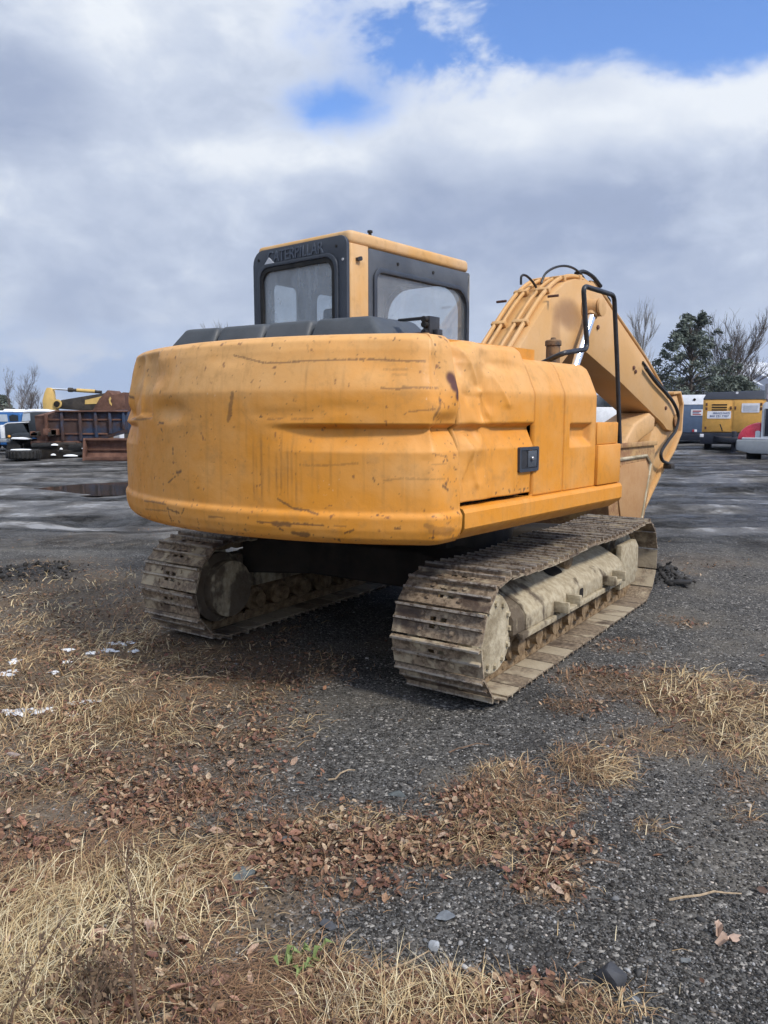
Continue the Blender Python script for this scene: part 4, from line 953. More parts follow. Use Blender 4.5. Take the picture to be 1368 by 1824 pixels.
def make_track(xc, s_out):
    tr = MB()
    # main beam: sloping top, upright outer face, box section
    a, b = (-.19, .19)
    sec = [(-.17, .315), (.20, .315), (.225, .325), (.225, .42), (.185, .475), (-.02, .585), (-.17, .585)]
    sec = [(x * s_out, z) for x, z in sec]
    tr.prism(sec, -.86, 1.00, 'y')
    tr.prism([(x * .96, .315 + (z - .315) * .97) for x, z in sec], -1.02, -.84, 'y')
    tr = tr.build('track_frame', MATS['muddy_frame'], EX, .008); tr.rotation_euler = (0, 0, DR); 
    c, s = math.cos(DR), math.sin(DR); tr.location = (xc * c, xc * s, 0)
    # roller guard rail, idler yoke, steps
    m = MB(); m.box(s_out * .205, s_out * .245, -.95, 1.05, .288, .324); m.build('guard_rail', MATS['muddy_frame'], tr, .006)
    m = MB(); m.prism([(1.03, .20), (1.42, .20), (1.50, .30), (1.50, .50), (1.42, .565), (1.03, .565)], s_out * .15, s_out * .20, 'x'); m.build('idler_yoke', MATS['muddy_frame'], tr, .012)
    m = MB(); m.prism([(1.03, .20), (1.42, .20), (1.50, .30), (1.50, .50), (1.42, .565), (1.03, .565)], -s_out * .15, -s_out * .20, 'x'); m.build('idler_yoke', MATS['muddy_frame'], tr, .012)
    for yy in (-.42, .53):
        m = MB(); x0_, x1_ = s_out * .215, s_out * .325
        m.box(x0_, x1_, yy - .015, yy + .015, .345, .415); m.box(x0_, x1_, yy + .20, yy + .23, .345, .42); m.box(x0_ + s_out * .002, x1_ - s_out * .02, yy + .013, yy + .202, .345, .360); m.build('step', MATS['muddy_frame'], tr, .006)
    m = MB(); m.prism(rrect(.03, .10, .335, .405, .02), s_out * .2235, s_out * .2275, 'x'); m.build('hole_shade', MATS['underside'], tr, smooth=0)  # dark plate, painted shade of an access hole that is not cut
    q = [(-.02, .585), (.185, .475)]; dx, dz = .205, -.11; ln = math.hypot(dx, dz)
    m = MB(); vs = []
    for (u_, v_) in rrect(-.20, .02, .06, .15, .04): vs.append((s_out * (-.02 + dx * v_ / ln + .0015 * .47), u_, .585 + dz * v_ / ln + .003))
    m.add(vs, [tuple(range(len(vs)))]); m.build('hole_shade', MATS['underside'], tr, smooth=0)  # dark oval sheet, the upper hole's shade by colour alone
    # sprocket and final drive behind, idler in front
    sp = MB(); teeth = []
    for k in range(46):
        a_ = 2 * math.pi * k / 46; teeth.append((YR_ + (.318 if k % 2 else .268) * math.cos(a_), ZC + (.318 if k % 2 else .268) * math.sin(a_)))
    sp.prism(teeth, -.035, .035, 'x'); sp = sp.build('sprocket', MATS['dried_mud'], tr, .006)
    m = MB(); M = Matrix.Translation((0, YR_, ZC)) @ Matrix.Rotation(R(90) * s_out, 4, 'Y')
    m.lathe([(.24, -.16), (.24, .05), (.235, .165), (.215, .185), (.10, .19), (.02, .19)], 32, M); m.build('final_drive', MATS['dried_mud'], tr)
    for k in range(12):
        a_ = 2 * math.pi * k / 12; m = MB(); m.lathe([(.016, 0), (.016, .016)], 6, Matrix.Translation((s_out * .186, YR_ + .18 * math.cos(a_), ZC + .18 * math.sin(a_))) @ Matrix.Rotation(R(90) * s_out, 4, 'Y')); m.build('drive_bolt', MATS['dried_mud'], tr)
    m = MB(); M = Matrix.Translation((0, YR_, ZC)) @ Matrix.Rotation(R(-90) * s_out, 4, 'Y')
    m.lathe([(.25, .10), (.25, .16), (.20, .20), (.20, .27), (.02, .27)], 28, M); m.build('drive_motor_guard', MATS['muddy_frame'], tr)
    m = MB(); m.lathe([(.10, -.10), (.22, -.10), (.262, -.075), (.262, -.04), (.285, -.035), (.285, .035), (.262, .04), (.262, .075), (.22, .10), (.10, .10)], 36, Matrix.Translation((0, YF_, ZC)) @ Matrix.Rotation(R(90), 4, 'Y')); m.build('idler', MATS['muddy_frame'], tr)
    for k in range(8):
        y_ = YR_ + .40 + k * (L1 - .75) / 7
        m = MB(); m.lathe([(.055, -.175), (.055, -.13), (.088, -.125), (.098, -.105), (.085, -.095), (.085, .095), (.098, .105), (.088, .125), (.055, .13), (.055, .175)], 16, Matrix.Translation((0, y_, .200)) @ Matrix.Rotation(R(90), 4, 'Y')); m.build('track_roller', MATS['chain_rust'], tr)
    m = MB(); m.lathe([(.05, -.12), (.075, -.10), (.075, .10), (.05, .12)], 16, Matrix.Translation((0, .12, .585)) @ Matrix.Rotation(R(90), 4, 'Y')); m.box(s_out * .02, s_out * .06, .08, .16, .46, .60); m.build('carrier_roller', MATS['chain_rust'], tr)
    for k in range(NS):
        y_, z_, a_, _ = track_at((k + .35) * LT / NS)
        for nm, me in (('track_shoe', SHOE), ('track_link', LINK)):
            o = bpy.data.objects.new(nm, me); COL.objects.link(o); o.parent = tr
            # shoe's y runs with the chain, its z points outwards
            o.matrix_local = Matrix.Translation((0, y_, z_)) @ Matrix.Rotation(a_, 4, 'X') @ Matrix.Rotation(math.pi, 4, 'Y')
    return tr
make_track(1.02, 1); make_track(-1.13, -1)

# ------------------------------------------------------------------ things standing round the yard
flat('white_panel', (0.72, 0.73, 0.74), 0.45); flat('truck_blue', (0.025, 0.11, 0.30), 0.4); flat('truck_dark', (0.030, 0.036, 0.042), 0.35, 0.5)
flat('trailer_blue', (0.085, 0.125, 0.20), 0.5); flat('trailer_pale', (0.50, 0.52, 0.56), 0.5); flat('unit_yellow', (0.66, 0.36, 0.085), 0.5); flat('unit_black', (0.018, 0.022, 0.035), 0.45)
flat('truck_red', (0.55, 0.045, 0.075), 0.3, 0.5); flat('bumper_grey', (0.26, 0.28, 0.30), 0.5); flat('sign_white', (0.76, 0.77, 0.80), 0.5); flat('print_blue', (0.07, 0.10, 0.22)); flat('print_red', (0.35, 0.04, 0.05)); flat('lamp_amber', (0.75, 0.33, 0.05), 0.3); flat('snow_lump', (0.82, 0.84, 0.87), 0.8)
flat('tan_print', (0.45, 0.25, 0.12)); flat('old_yellow', (0.60, 0.40, 0.13), 0.6); flat('window_pale', (0.42, 0.47, 0.52), 0.2)
def _bluerust(t, b):
    o = t.coord('Object'); x, y, z = t.xyz(o); n = t.noise(o, 1.3, 6, 0.65); f = t.noise(o, 9, 4, 0.6)
    c = t.mix(f, (0.048, 0.030, 0.026), (0.095, 0.060, 0.050)); c = t.mix((n + x * 0.07 - z * 0.05).smooth(0.40, 0.58), c, t.mix(f, (0.024, 0.040, 0.075), (0.055, 0.078, 0.125)))
    setp(t, b, col=c, rough=0.85, spec=0.2, normal=t.bump(f, 0.4, 0.02))
material('blue_rust', _bluerust)
def _flat(px, py, Y):
    return np.array([(px - CX) / F * Y / math.cos(PITCH) * 0.987, Y, CH + (HZ - py) / F * Y * 0.996])
ZL = lambda Y: (lambda zx, zy: _flat(zx * .1608, 680 + zy * .1608, Y))          # the two enlarged views the yard was measured in
ZR = lambda Y: (lambda zx, zy: _flat(1180 + zx * .1374, 640 + zy * .1374, Y))
def at_root(root):
    bx, by, bz = root.location
    def K(m):
        m.v = [(x - bx, y - by, z - bz) for x, y, z in m.v]; return m
    return K
def face(root, k=1.0):
    """turn a thing about its base so that it faces the open yard"""
    a = math.atan2(root.location[0], root.location[1]) * k; root.rotation_euler = (0, 0, -a); root.scale = (1 / math.cos(a), 1, 1)
def gz(x, y): return float(hgt(np.array(x), np.array(y)))
def thing(name, label, cat, x, y, group=None): return tag(empty(name, (x, y, gz(x, y))), label, cat, group)
def poly2(P, pts): return [(P(a, b)[0], P(a, b)[2]) for a, b in pts]
def wheel(par, K, x, y, z, r, w, axis='y', rimmat='bumper_grey'):
    M = Matrix.Translation((x, y, z)) @ (Matrix.Rotation(R(90), 4, 'X') if axis == 'y' else Matrix.Rotation(R(90), 4, 'Y'))
    m = MB(); m.lathe([(r * .62, -w / 2), (r * .93, -w / 2), (r, -w * .38), (r, w * .38), (r * .93, w / 2), (r * .62, w / 2)], 28, M); wo = K(m).build('wheel', MATS['rubber'], par)
    m = MB(); m.lathe([(r * .60, -w * .30), (r * .60, w * .32), (r * .52, w * .36), (r * .45, w * .2), (r * .2, w * .22), (r * .18, w * .4), (.01, w * .4)], 24, M); K(m).build('rim', MATS[rimmat], wo)
    m = MB(); m.lathe([(r * .60, w * .30), (r * .60, -w * .32), (r * .52, -w * .36), (r * .45, -w * .2), (r * .2, -w * .22), (r * .18, -w * .4), (.01, -w * .4)], 24, M); K(m).build('rim', MATS[rimmat], wo)
    return wo

# rusty dump body
Y = 28.6; P = ZL(Y); b0 = P(850, 800)
t_ = thing('dump_body', 'rusty steel dump body with upright ribs and blue sides lying in yard', 'dump body', b0[0], Y); K = at_root(t_)
m = MB(); m.prism(poly2(P, [(520, 375), (660, 332), (1420, 312), (1420, 520), (1310, 545), (1240, 575), (1000, 625), (900, 662), (520, 668)]), Y, Y + .05, 'y'); K(m).build('side_wall', MATS['blue_rust'], t_, .01)
m = MB(); m.prism(poly2(P, [(700, 340), (1420, 320), (1420, 520), (900, 655), (520, 660), (520, 380)]), Y + 2.2, Y + 2.26, 'y'); K(m).build('side_wall', MATS['blue_rust'], t_, .01)
m = MB(); a = P(330, 378); c = P(520, 372); e = P(345, 672); g = P(520, 668)
m.hexa([(e[0], Y + .45, e[2]), (g[0], Y - .01, g[2]), (g[0], Y + 2.2, g[2]), (e[0], Y + 2.0, e[2])], [(a[0], Y + .45, a[2]), (c[0], Y - .01, c[2]), (c[0], Y + 2.2, c[2]), (a[0], Y + 2.0, a[2])]); K(m).build('front_plate', MATS['rust'], t_, .02)
a, c, e, g = P(330, 378), P(430, 312), P(520, 375), P(670, 318)
m = MB(); m.add([(a[0], Y + .44, a[2]), (e[0], Y - .03, e[2]), (g[0], Y + .02, g[2]), (c[0], Y + 1.6, c[2])], [(0, 1, 2, 3)]); m.add([(a[0], Y + .44, a[2] - .05), (e[0], Y - .03, e[2] - .05), (g[0], Y + .02, g[2] - .05), (c[0], Y + 1.6, c[2] - .05)], [(3, 2, 1, 0)]); K(m).build('canopy_lip', MATS['rust'], t_)
for zx in (530, 705, 905, 1078, 1235, 1385):
    x = P(zx, 500)[0]; zt_ = P(zx, 330)[2]; zb = P(zx, 650 if zx < 950 else 650 - (zx - 950) * .28)[2]
    m = MB(); m.box(x - .045, x + .045, Y - .14, Y, zb, zt_ - (.1 if zx < 600 else 0)); K(m).build('rib', MATS['rust' if zx < 600 else 'blue_rust'], t_, .01)
m = MB(); x0, x1 = P(640, 320)[0], P(1430, 320)[0]; m.box(x0, x1, Y - .18, Y + .06, P(900, 335)[2], P(900, 318)[2]); K(m).build('top_rail', MATS['rust'], t_, .01)
m = MB(); x0, x1 = P(345, 320)[0], P(900, 320)[0]; m.box(x0, x1, Y - .10, Y + 2.2, P(900, 690)[2], P(900, 655)[2]); K(m).build('floor', MATS['rust'], t_, .01)
for zy in (420, 575): m = MB(); m.box(P(540, 0)[0], P(1380 if zy < 500 else 1200, 0)[0], Y - .05, Y, P(0, zy + 9)[2], P(0, zy - 9)[2]); K(m).build('stringer', MATS['rust'], t_, .01)
rnd = random.Random(4)
for k in range(8):
    zx = rnd.uniform(360, 660); m = MB(); x = P(zx, 560)[0]; m.box(x - .12, x + .1, Y - .30, Y - .05, P(0, 600)[2] + rnd.uniform(0, .05), P(0, 590)[2] + rnd.uniform(.05, .28), Matrix.Identity(4)); K(m).build('scrap_piece', MATS['rust' if k % 2 else 'dark_steel'], t_, .02)
# timber and axle blocks that carry it
t_ = thing('axle_assembly', 'dark axles and springs piled under the rusty dump body', 'axle', b0[0] - .3, Y - .25); K = at_root(t_)
for k, (zx, zy, w, h, mt) in enumerate(((480, 705, .75, .22, 'rubber'), (640, 700, .5, .2, 'dark_steel'), (760, 690, .7, .14, 'dark_steel'), (780, 760, .85, .22, 'dark_steel'), (860, 720, .5, .3, 'rubber'), (700, 790, .9, .15, 'dark_steel'), (840, 800, .7, .2, 'rubber'))):
    q = P(zx, zy); m = MB(); m.tube([(q[0] - w / 2, Y - .1, q[2]), (q[0] + w / 2, Y - .2 + .1 * (k % 2), q[2] + .02)], h / 2, 10); K(m).build('axle' if k % 2 else 'spring', MATS[mt], t_)
m = MB(); q = P(700, 770); m.box(P(440, 0)[0], P(930, 0)[0], Y - .2, Y + 1.8, -.05, P(0, 690)[2] - .02); K(m).build('timber', MATS['underside'], t_, .03)
for zx, zy, w in ((630, 690, .28), (800, 808, .55), (700, 735, .12), (915, 728, .14), (610, 800, .2)):
    q = P(zx, zy); m = MB(); m.lathe([(w * .5, 0), (w * .45, .03), (w * .2, .06), (.01, .065)], 10, Matrix.Translation((q[0], Y - .26, q[2] - .03)) @ Matrix.Diagonal((1, .5, 1, 1))); K(m).build('snow', MATS['snow_lump'], t_)
# tyre on its side
q = P(390, 780); t_ = thing('tractor_tyre', 'big black lugged tyre lying flat with snow on top', 'tyre', q[0], Y - 1.0); K = at_root(t_)
r = .56; M = Matrix.Translation((q[0], Y - 1.0, .02))
m = MB(); m.lathe([(r * .55, .04), (r * .9, .0), (r, .06), (r, .27), (r * .9, .33), (r * .55, .30)], 36, M); K(m).build('casing', MATS['rubber'], t_)
m = MB()
for k in range(26):
    a = 2 * math.pi * k / 26; m.box(r * .97, r * 1.06, -.035, .035, .03, .30, M @ Matrix.Rotation(a, 4, 'Z'))
K(m).build('tread', MATS['rubber'], t_, .01)
m = MB(); m.lathe([(r * .72, .318), (r * .55, .36), (r * .2, .37), (.01, .37)], 20, Matrix.Translation((q[0] - .1, Y - 1.0, 0.0)) @ Matrix.Diagonal((1, .8, 1, 1))); K(m).build('snow', MATS['snow_lump'], t_)

# dozer blade
Y = 27.2; P = ZL(Y); q = P(1200, 860)
t_ = thing('dozer_blade', 'curved rusty bulldozer blade standing on the mud', 'blade', q[0] + .8, Y); K = at_root(t_)
x0 = P(935, 700)[0]; x1 = x0 + 2.9; h = P(0, 628)[2]
sec = [(Y - .28, -.06), (Y - .05, .12), (Y + .06, h * .35), (Y + .06, h * .65), (Y - .04, h * .9), (Y - .10, h)]
m = MB(); m.prism(sec + [(a + .06, b) for a, b in sec[::-1]], x0 + .08, x1 - .08, 'x'); K(m).build('moldboard', MATS['rust'], t_, smooth=35)
for x in (x0, x1 - .08): m = MB(); m.prism([(Y - .34, -.06), (Y + .25, -.06), (Y + .25, h), (Y - .15, h + .02)], x, x + .07, 'x'); K(m).build('end_plate', MATS['rust'], t_, .01)
for zb, zt_ in ((0.0, .13), (h * .46, h * .5), (h - .06, h + .02)): m = MB(); yy = Y - .30 if zb < .1 else Y - .02 if zb < h * .7 else Y - .13; m.box(x0 + .06, x1 - .06, yy, yy + .05, zb, zt_); K(m).build('cutting_edge' if zb < .1 else 'rail', MATS['rust'], t_, .006)
m = MB(); m.box(x0 + .5, x0 + .62, Y + .1, Y + 1.6, .15, .32); m.box(x1 - .62, x1 - .5, Y + .1, Y + 1.6, .15, .32); K(m).build('push_arm', MATS['rust'], t_, .01)
# white board beyond it
Y = 31.5; P = ZL(Y); q = P(1215, 600); t_ = thing('white_crate', 'white crate with faded orange print behind the dozer blade', 'crate', q[0], Y); K = at_root(t_)
m = MB(); m.prism(poly2(P, [(1115, 590), (1260, 565), (1320, 540), (1320, 850), (1115, 850)]), Y, Y + .6, 'y'); K(m).build('box', MATS['white_panel'], t_, .01)
m = MB(); m.box(P(1170, 0)[0], P(1255, 0)[0], Y - .012, Y - .002, P(0, 630)[2], P(0, 600)[2]); K(m).build('print', MATS['tan_print'], t_)

# parked truck with dark bonnet
Y = 30.0; P = ZL(Y); q = P(200, 810)
t_ = thing('parked_truck', 'dark bonneted truck with white grille and snow on its roof', 'truck', q[0], Y); K = at_root(t_)
m = MB(); m.prism(poly2(P, [(52, 620), (52, 480), (90, 462), (330, 448), (345, 600), (130, 610)]), Y, Y + 1.5, 'y'); K(m).build('bonnet', MATS['truck_dark'], t_, .05, 3)
m = MB(); m.prism(poly2(P, [(48, 470), (90, 452), (330, 440), (332, 449), (92, 462), (52, 482)]), Y - .01, Y + 1.51, 'y'); K(m).build('bonnet_edge', MATS['white_panel'], t_, .008)
m = MB(); m.box(P(-8, 0)[0], P(50, 0)[0], Y + .05, Y + 1.45, P(0, 625)[2], P(0, 478)[2]); gr = K(m).build('grille', MATS['white_panel'], t_, .03)
m = MB(); m.prism(poly2(P, [(125, 612), (150, 580), (230, 562), (330, 560), (350, 612), (300, 612), (240, 596), (170, 606)]), Y - .12, Y + .2, 'y'); K(m).build('fender', MATS['truck_dark'], t_, .02)
m = MB(); m.box(P(-30, 0)[0], P(95, 0)[0], Y - .05, Y + 1.6, P(0, 668)[2], P(0, 628)[2]); K(m).build('bumper', MATS['bumper_grey'], t_, .02)
q = P(118, 602); m = MB(); m.lathe([(.05, 0), (.05, .04), (.02, .06)], 12, Matrix.Translation((q[0], Y - .12, q[2])) @ Matrix.Rotation(R(90), 4, 'X')); K(m).build('indicator', MATS['lamp_amber'], t_)
m = MB(); m.prism(poly2(P, [(240, 445), (262, 345), (400, 335), (560, 335), (560, 620), (330, 620)]), Y, Y + 1.6, 'y'); cb = K(m).build('cab', MATS['truck_dark'], t_, .03)
m = MB(); m.prism(poly2(P, [(250, 438), (268, 352), (345, 348), (345, 430)]), Y - .012, Y - .003, 'y'); K(m).build('window', MATS['window_pale'], cb)
m = MB(); m.prism(poly2(P, [(255, 345), (280, 312), (360, 302), (415, 312), (560, 318), (560, 336), (400, 335)]), Y + .05, Y + 1.5, 'y'); K(m).build('snow', MATS['snow_lump'], t_, .04)
m = MB(); m.prism(poly2(P, [(140, 632), (160, 612), (260, 610), (345, 622), (345, 640)]), Y - .25, Y + .1, 'y'); K(m).build('snow', MATS['snow_lump'], t_, .03)
m = MB(); m.box(P(30, 0)[0], P(600, 0)[0], Y + .3, Y + 1.3, P(0, 690)[2], P(0, 640)[2]); K(m).build('chassis', MATS['underside'], t_, .02)
r_ = (P(0, 650)[2] - gz(*P(150, 800)[:2])) / 2
for yy in (Y + .05, Y + 1.45): wheel(t_, K, P(150, 0)[0], yy, r_ + gz(P(150, 0)[0], Y), r_, .3)
for yy in (Y + .05, Y + 1.45): wheel(t_, K, P(560, 0)[0], yy, r_ + gz(P(560, 0)[0], Y), r_, .3)
# blue cab-over behind it
Y = 33.5; P = ZL(Y); q = P(100, 700)
t_ = thing('blue_truck', 'bright blue truck cab with snow on roof behind dark bonnet', 'truck', q[0], Y); K = at_root(t_)
m = MB(); m.prism(poly2(P, [(-180, 700), (-180, 350), (-150, 330), (225, 345), (245, 360), (245, 700)]), Y, Y + 2.0, 'y'); cb = K(m).build('cab', MATS['truck_blue'], t_, .05, 3)
m = MB(); m.prism(poly2(P, [(-20, 440), (-20, 362), (90, 362), (98, 440)]), Y - .015, Y - .004, 'y'); K(m).build('window', MATS['window_pale'], cb)
m = MB(); m.prism(poly2(P, [(118, 436), (112, 380), (150, 362), (212, 372), (212, 436)]), Y - .015, Y - .004, 'y'); K(m).build('window', MATS['vehicle_glass'], cb)
m = MB(); m.prism(poly2(P, [(-180, 342), (-160, 318), (40, 322), (60, 300), (90, 312), (160, 322), (165, 338)]), Y + .02, Y + 1.9, 'y'); K(m).build('snow', MATS['snow_lump'], t_, .05)
for zx in (-120, 190):
    for yy in (Y + .1, Y + 1.9): wheel(t_, K, P(zx, 0)[0], yy, .48 + gz(P(zx, 0)[0], Y), .48, .3)

# old yellow excavator arm over the dump body
Y = 34.0; P = ZL(Y); q = P(900, 700)
t_ = thing('old_excavator', 'old yellow excavator with grey boom folded behind the rusty dump body', 'excavator', q[0], Y + .3); K = at_root(t_)
m = MB(); m.prism(poly2(P, [(490, 420), (488, 210), (512, 130), (540, 72), (585, 70), (600, 110), (604, 190), (640, 330), (640, 420)]), Y, Y + .35, 'y'); K(m).build('stick', MATS['old_yellow'], t_, .02)
m = MB(); a, c = P(580, 80), P(775, 92); m.tube([(a[0], Y + .17, a[2]), (c[0], Y + .17, c[2])], .045, 10); K(m).build('rod', MATS['chrome'], t_)
m = MB(); a, c, e = P(765, 92), P(1130, 118), P(810, 94); m.tube([(a[0], Y + .17, a[2]), (c[0], Y + .17, c[2])], .07, 12); m.tube([(a[0], Y + .17, a[2]), (e[0], Y + .17, e[2])], .10, 12); K(m).build('stick_cylinder', MATS['dark_steel'], t_)
m = MB(); a, c = P(860, 97), P(1060, 110); m.tube([(a[0], Y + .17, a[2]), (c[0], Y + .17, c[2])], .082, 12); K(m).build('cylinder_band', MATS['old_yellow'], t_)
m = MB(); m.prism(poly2(P, [(650, 300), (690, 205), (1030, 150), (1200, 125), (1250, 105), (1285, 145), (1300, 330), (1060, 330)]), Y + .02, Y + .42, 'y'); bo = K(m).build('boom', MATS['dark_steel'], t_, .02)
m = MB(); m.prism(poly2(P, [(955, 250), (960, 205), (1160, 160), (1165, 205), (1130, 245)]), Y - .004, Y + .015, 'y'); K(m).build('decal_patch', MATS['old_yellow'], bo)
q = P(655, 245); m = MB(); m.lathe([(.19, 0), (.19, .05), (.13, .06), (.12, .03), (.01, .03)], 20, Matrix.Translation((q[0], Y + .01, q[2])) @ Matrix.Rotation(R(90), 4, 'X')); K(m).build('boom_pin', MATS['old_yellow'], bo)
q = P(650, 250); m = MB(); m.lathe([(.13, 0), (.12, .03), (.01, .03)], 18, Matrix.Translation((q[0], Y - .06, q[2])) @ Matrix.Rotation(R(90), 4, 'X')); K(m).build('pin_hole_shade', MATS['underside'], bo)  # dark disc paints the shade inside the pin's bore
m = MB(); m.prism(poly2(P, [(1060, 330), (1150, 190), (1245, 98), (1290, 148), (1360, 140), (1420, 120), (1420, 330)]), Y - .35, Y + 1.2, 'y'); K(m).build('house', MATS['rust'], t_, .02)
m = MB(); m.prism(poly2(P, [(1252, 200), (1270, 170), (1282, 190), (1270, 215), (1285, 250), (1282, 270), (1262, 245)]), Y - .37, Y - .36, 'y'); K(m).build('paint_mark', MATS['old_yellow'], t_)
m = MB(); m.box(P(650, 0)[0], P(1500, 0)[0], Y - .3, Y + .3, .0, .75); m.box(P(650, 0)[0], P(1500, 0)[0], Y + 1.6, Y + 2.2, .0, .75); m.box(P(850, 0)[0], P(1420, 0)[0], Y - .2, Y + 1.9, .7, P(0, 320)[2]); K(m).build('crawler_base', MATS['dark_steel'], t_, .08)

# white pickup beyond the boom
Y = 36.0; P = lambda a, b: _flat(1040 + a * .1316, 680 + b * .1316, Y); q = P(500, 790)
t_ = thing('white_pickup', 'white pickup truck seen between the handrail and the bucket', 'pickup', q[0], Y); K = at_root(t_)
m = MB(); m.prism(poly2(P, [(40, 720), (40, 345), (440, 345), (452, 400), (500, 395), (590, 520), (700, 590), (715, 740), (660, 760), (520, 760)]), Y, Y + 1.75, 'y'); K(m).build('body', MATS['white_panel'], t_, .03, 2)
m = MB(); m.prism(poly2(P, [(262, 335), (275, 200), (470, 210), (560, 500), (500, 400), (450, 340)]), Y + .1, Y + 1.65, 'y'); K(m).build('cab', MATS['truck_dark'], t_, .03)
m = MB(); m.prism(poly2(P, [(515, 640), (600, 535), (612, 548), (530, 650)]), Y - .015, Y - .004, 'y'); K(m).build('door_seam', MATS['underside'], t_)
m = MB(); q = P(625, 690); m.lathe([(.62, 0), (.62, .02), (.50, .02)], 24, Matrix.Translation((q[0], Y - .0, q[2])) @ Matrix.Rotation(R(90), 4, 'X')); K(m).build('wheel_arch', MATS['underside'], t_)
for zx in (130, 625): wheel(t_, K, P(zx, 0)[0], Y + .02, .40 + gz(P(zx, 0)[0], Y), .40, .26); wheel(t_, K, P(zx, 0)[0], Y + 1.6, .40 + gz(P(zx, 0)[0], Y), .40, .26)

# blue trailer unit
Y = 42.0; P = ZR(Y); q = P(350, 1110)
t_ = thing('blue_trailer', 'blue box trailer with pale roof between boom tip and yellow unit', 'trailer', q[0], Y); K = at_root(t_)
m = MB(); m.box(P(-260, 0)[0], P(590, 0)[0], Y, Y + 4.5, P(0, 948)[2], P(0, 590)[2]); bd = K(m).build('body', MATS['trailer_blue'], t_, .03)
x0, x1 = P(-262, 0)[0], P(592, 0)[0]; z0_, z1_ = P(0, 590)[2] + .003, P(0, 462)[2]
m = MB(); m.hexa([(x0, Y - .02, z0_), (x1, Y - .02, z0_), (x1, Y + 4.5, z0_), (x0, Y + 4.5, z0_)], [(x0, Y + .35, z1_), (x1, Y + .35, z1_), (x1, Y + 4.3, z1_), (x0, Y + 4.3, z1_)]); rf = K(m).build('roof', MATS['trailer_pale'], t_, .02)
q = P(388, 525); m = MB(); m.lathe([(.07, 0), (.07, .05)], 12, Matrix.Translation((q[0], Y + .15, q[2])) @ Matrix.Rotation(R(90), 4, 'X')); K(m).build('vent', MATS['underside'], rf)
m = MB(); m.box(P(-40, 0)[0], P(105, 0)[0], Y + .4, Y + .9, z1_ - .05, P(0, 410)[2]); K(m).build('exhaust_box', MATS['bumper_grey'], rf, .02)
m = MB(); m.box(P(-240, 0)[0], P(585, 0)[0], Y + .02, Y + 4.4, P(0, 1050)[2], P(0, 950)[2]); K(m).build('base', MATS['unit_black'], t_, .03)
def sign(par, K, P, Y, zx0, zx1, zy0, zy1, mat='sign_white'):
    m = MB(); m.prism(rrect(P(zx0, 0)[0], P(zx1, 0)[0], P(0, zy1)[2], P(0, zy0)[2], .03), Y - .018, Y - .004, 'y'); return K(m).build('sign', MATS[mat], par)
def write(par, root, P, Y, zx, zy, h, body, mat, sx=1.0):
    q = P(zx, zy); return text_mesh('sign_print', body, h, MATS[mat], par, Matrix.Translation((q[0] - root.location[0], Y - .022 - root.location[1], q[2] - root.location[2])) @ Matrix.Rotation(R(90), 4, 'X'), .002, sx)
sg = sign(bd, K, P, Y, 355, 495, 650, 730)
for k, (za, zb) in enumerate(((665, 680), (688, 700), (708, 720))):
    m = MB(); m.box(P(375, 0)[0], P(470 - 20 * (k == 1), 0)[0], Y - .024, Y - .019, P(0, zb)[2], P(0, za)[2]); K(m).build('print_line', MATS['print_red' if k != 1 else 'print_blue'], bd)
for za, zb, mt in ((378, 402, 'print_red'), (404, 432, 'sign_white')): m = MB(); m.box(P(za, 0)[0], P(zb, 0)[0], Y - .02, Y - .003, P(0, 940)[2], P(0, 908)[2]); K(m).build('marker_light', MATS[mt], bd, .005)
for yy in (Y + 1.7, Y + 2.6):
    for zx in (-150, 560): wheel(t_, K, P(zx, 0)[0], yy, .36 + gz(P(zx, 0)[0], Y + 2), .36, .24, 'x')
m = MB(); m.box(P(150, 0)[0], P(190, 0)[0], Y + .1, Y + .25, gz(P(150, 0)[0], Y), P(0, 1040)[2]); K(m).build('landing_leg', MATS['trailer_pale'], t_, .01)

face(t_)
# yellow generator unit on a trailer
Y = 33.6; P = ZR(Y); q = P(930, 1190)
t_ = thing('generator_trailer', 'yellow generator trailer with black top and white signs on doors', 'generator', q[0], Y); K = at_root(t_)
x0, x1 = P(575, 0)[0], P(1330, 0)[0]
m = MB(); m.box(x0, x1, Y, Y + 4.2, P(0, 945)[2], P(0, 522)[2]); bd = K(m).build('body', MATS['unit_yellow'], t_, .02)
m = MB(); z0_, z1_ = P(0, 522)[2] + .003, P(0, 405)[2]; w = x1 - x0
m.hexa([(x0 - .02, Y - .04, z0_), (x1 + .02, Y - .04, z0_), (x1 + .02, Y + 4.2, z0_), (x0 - .02, Y + 4.2, z0_)], [(x0 + .12, Y + .3, z1_ - .08), (x1 - .12, Y + .3, z1_), (x1 - .12, Y + 4.0, z1_), (x0 + .12, Y + 4.0, z1_ - .08)]); rf = K(m).build('roof', MATS['unit_black'], t_, .03)
q = P(938, 438); m = MB(); m.lathe([(.05, 0), (.05, .03)], 12, Matrix.Translation((q[0], Y + .06, q[2])) @ Matrix.Rotation(R(90), 4, 'X')); K(m).build('lamp', MATS['sign_white'], rf)
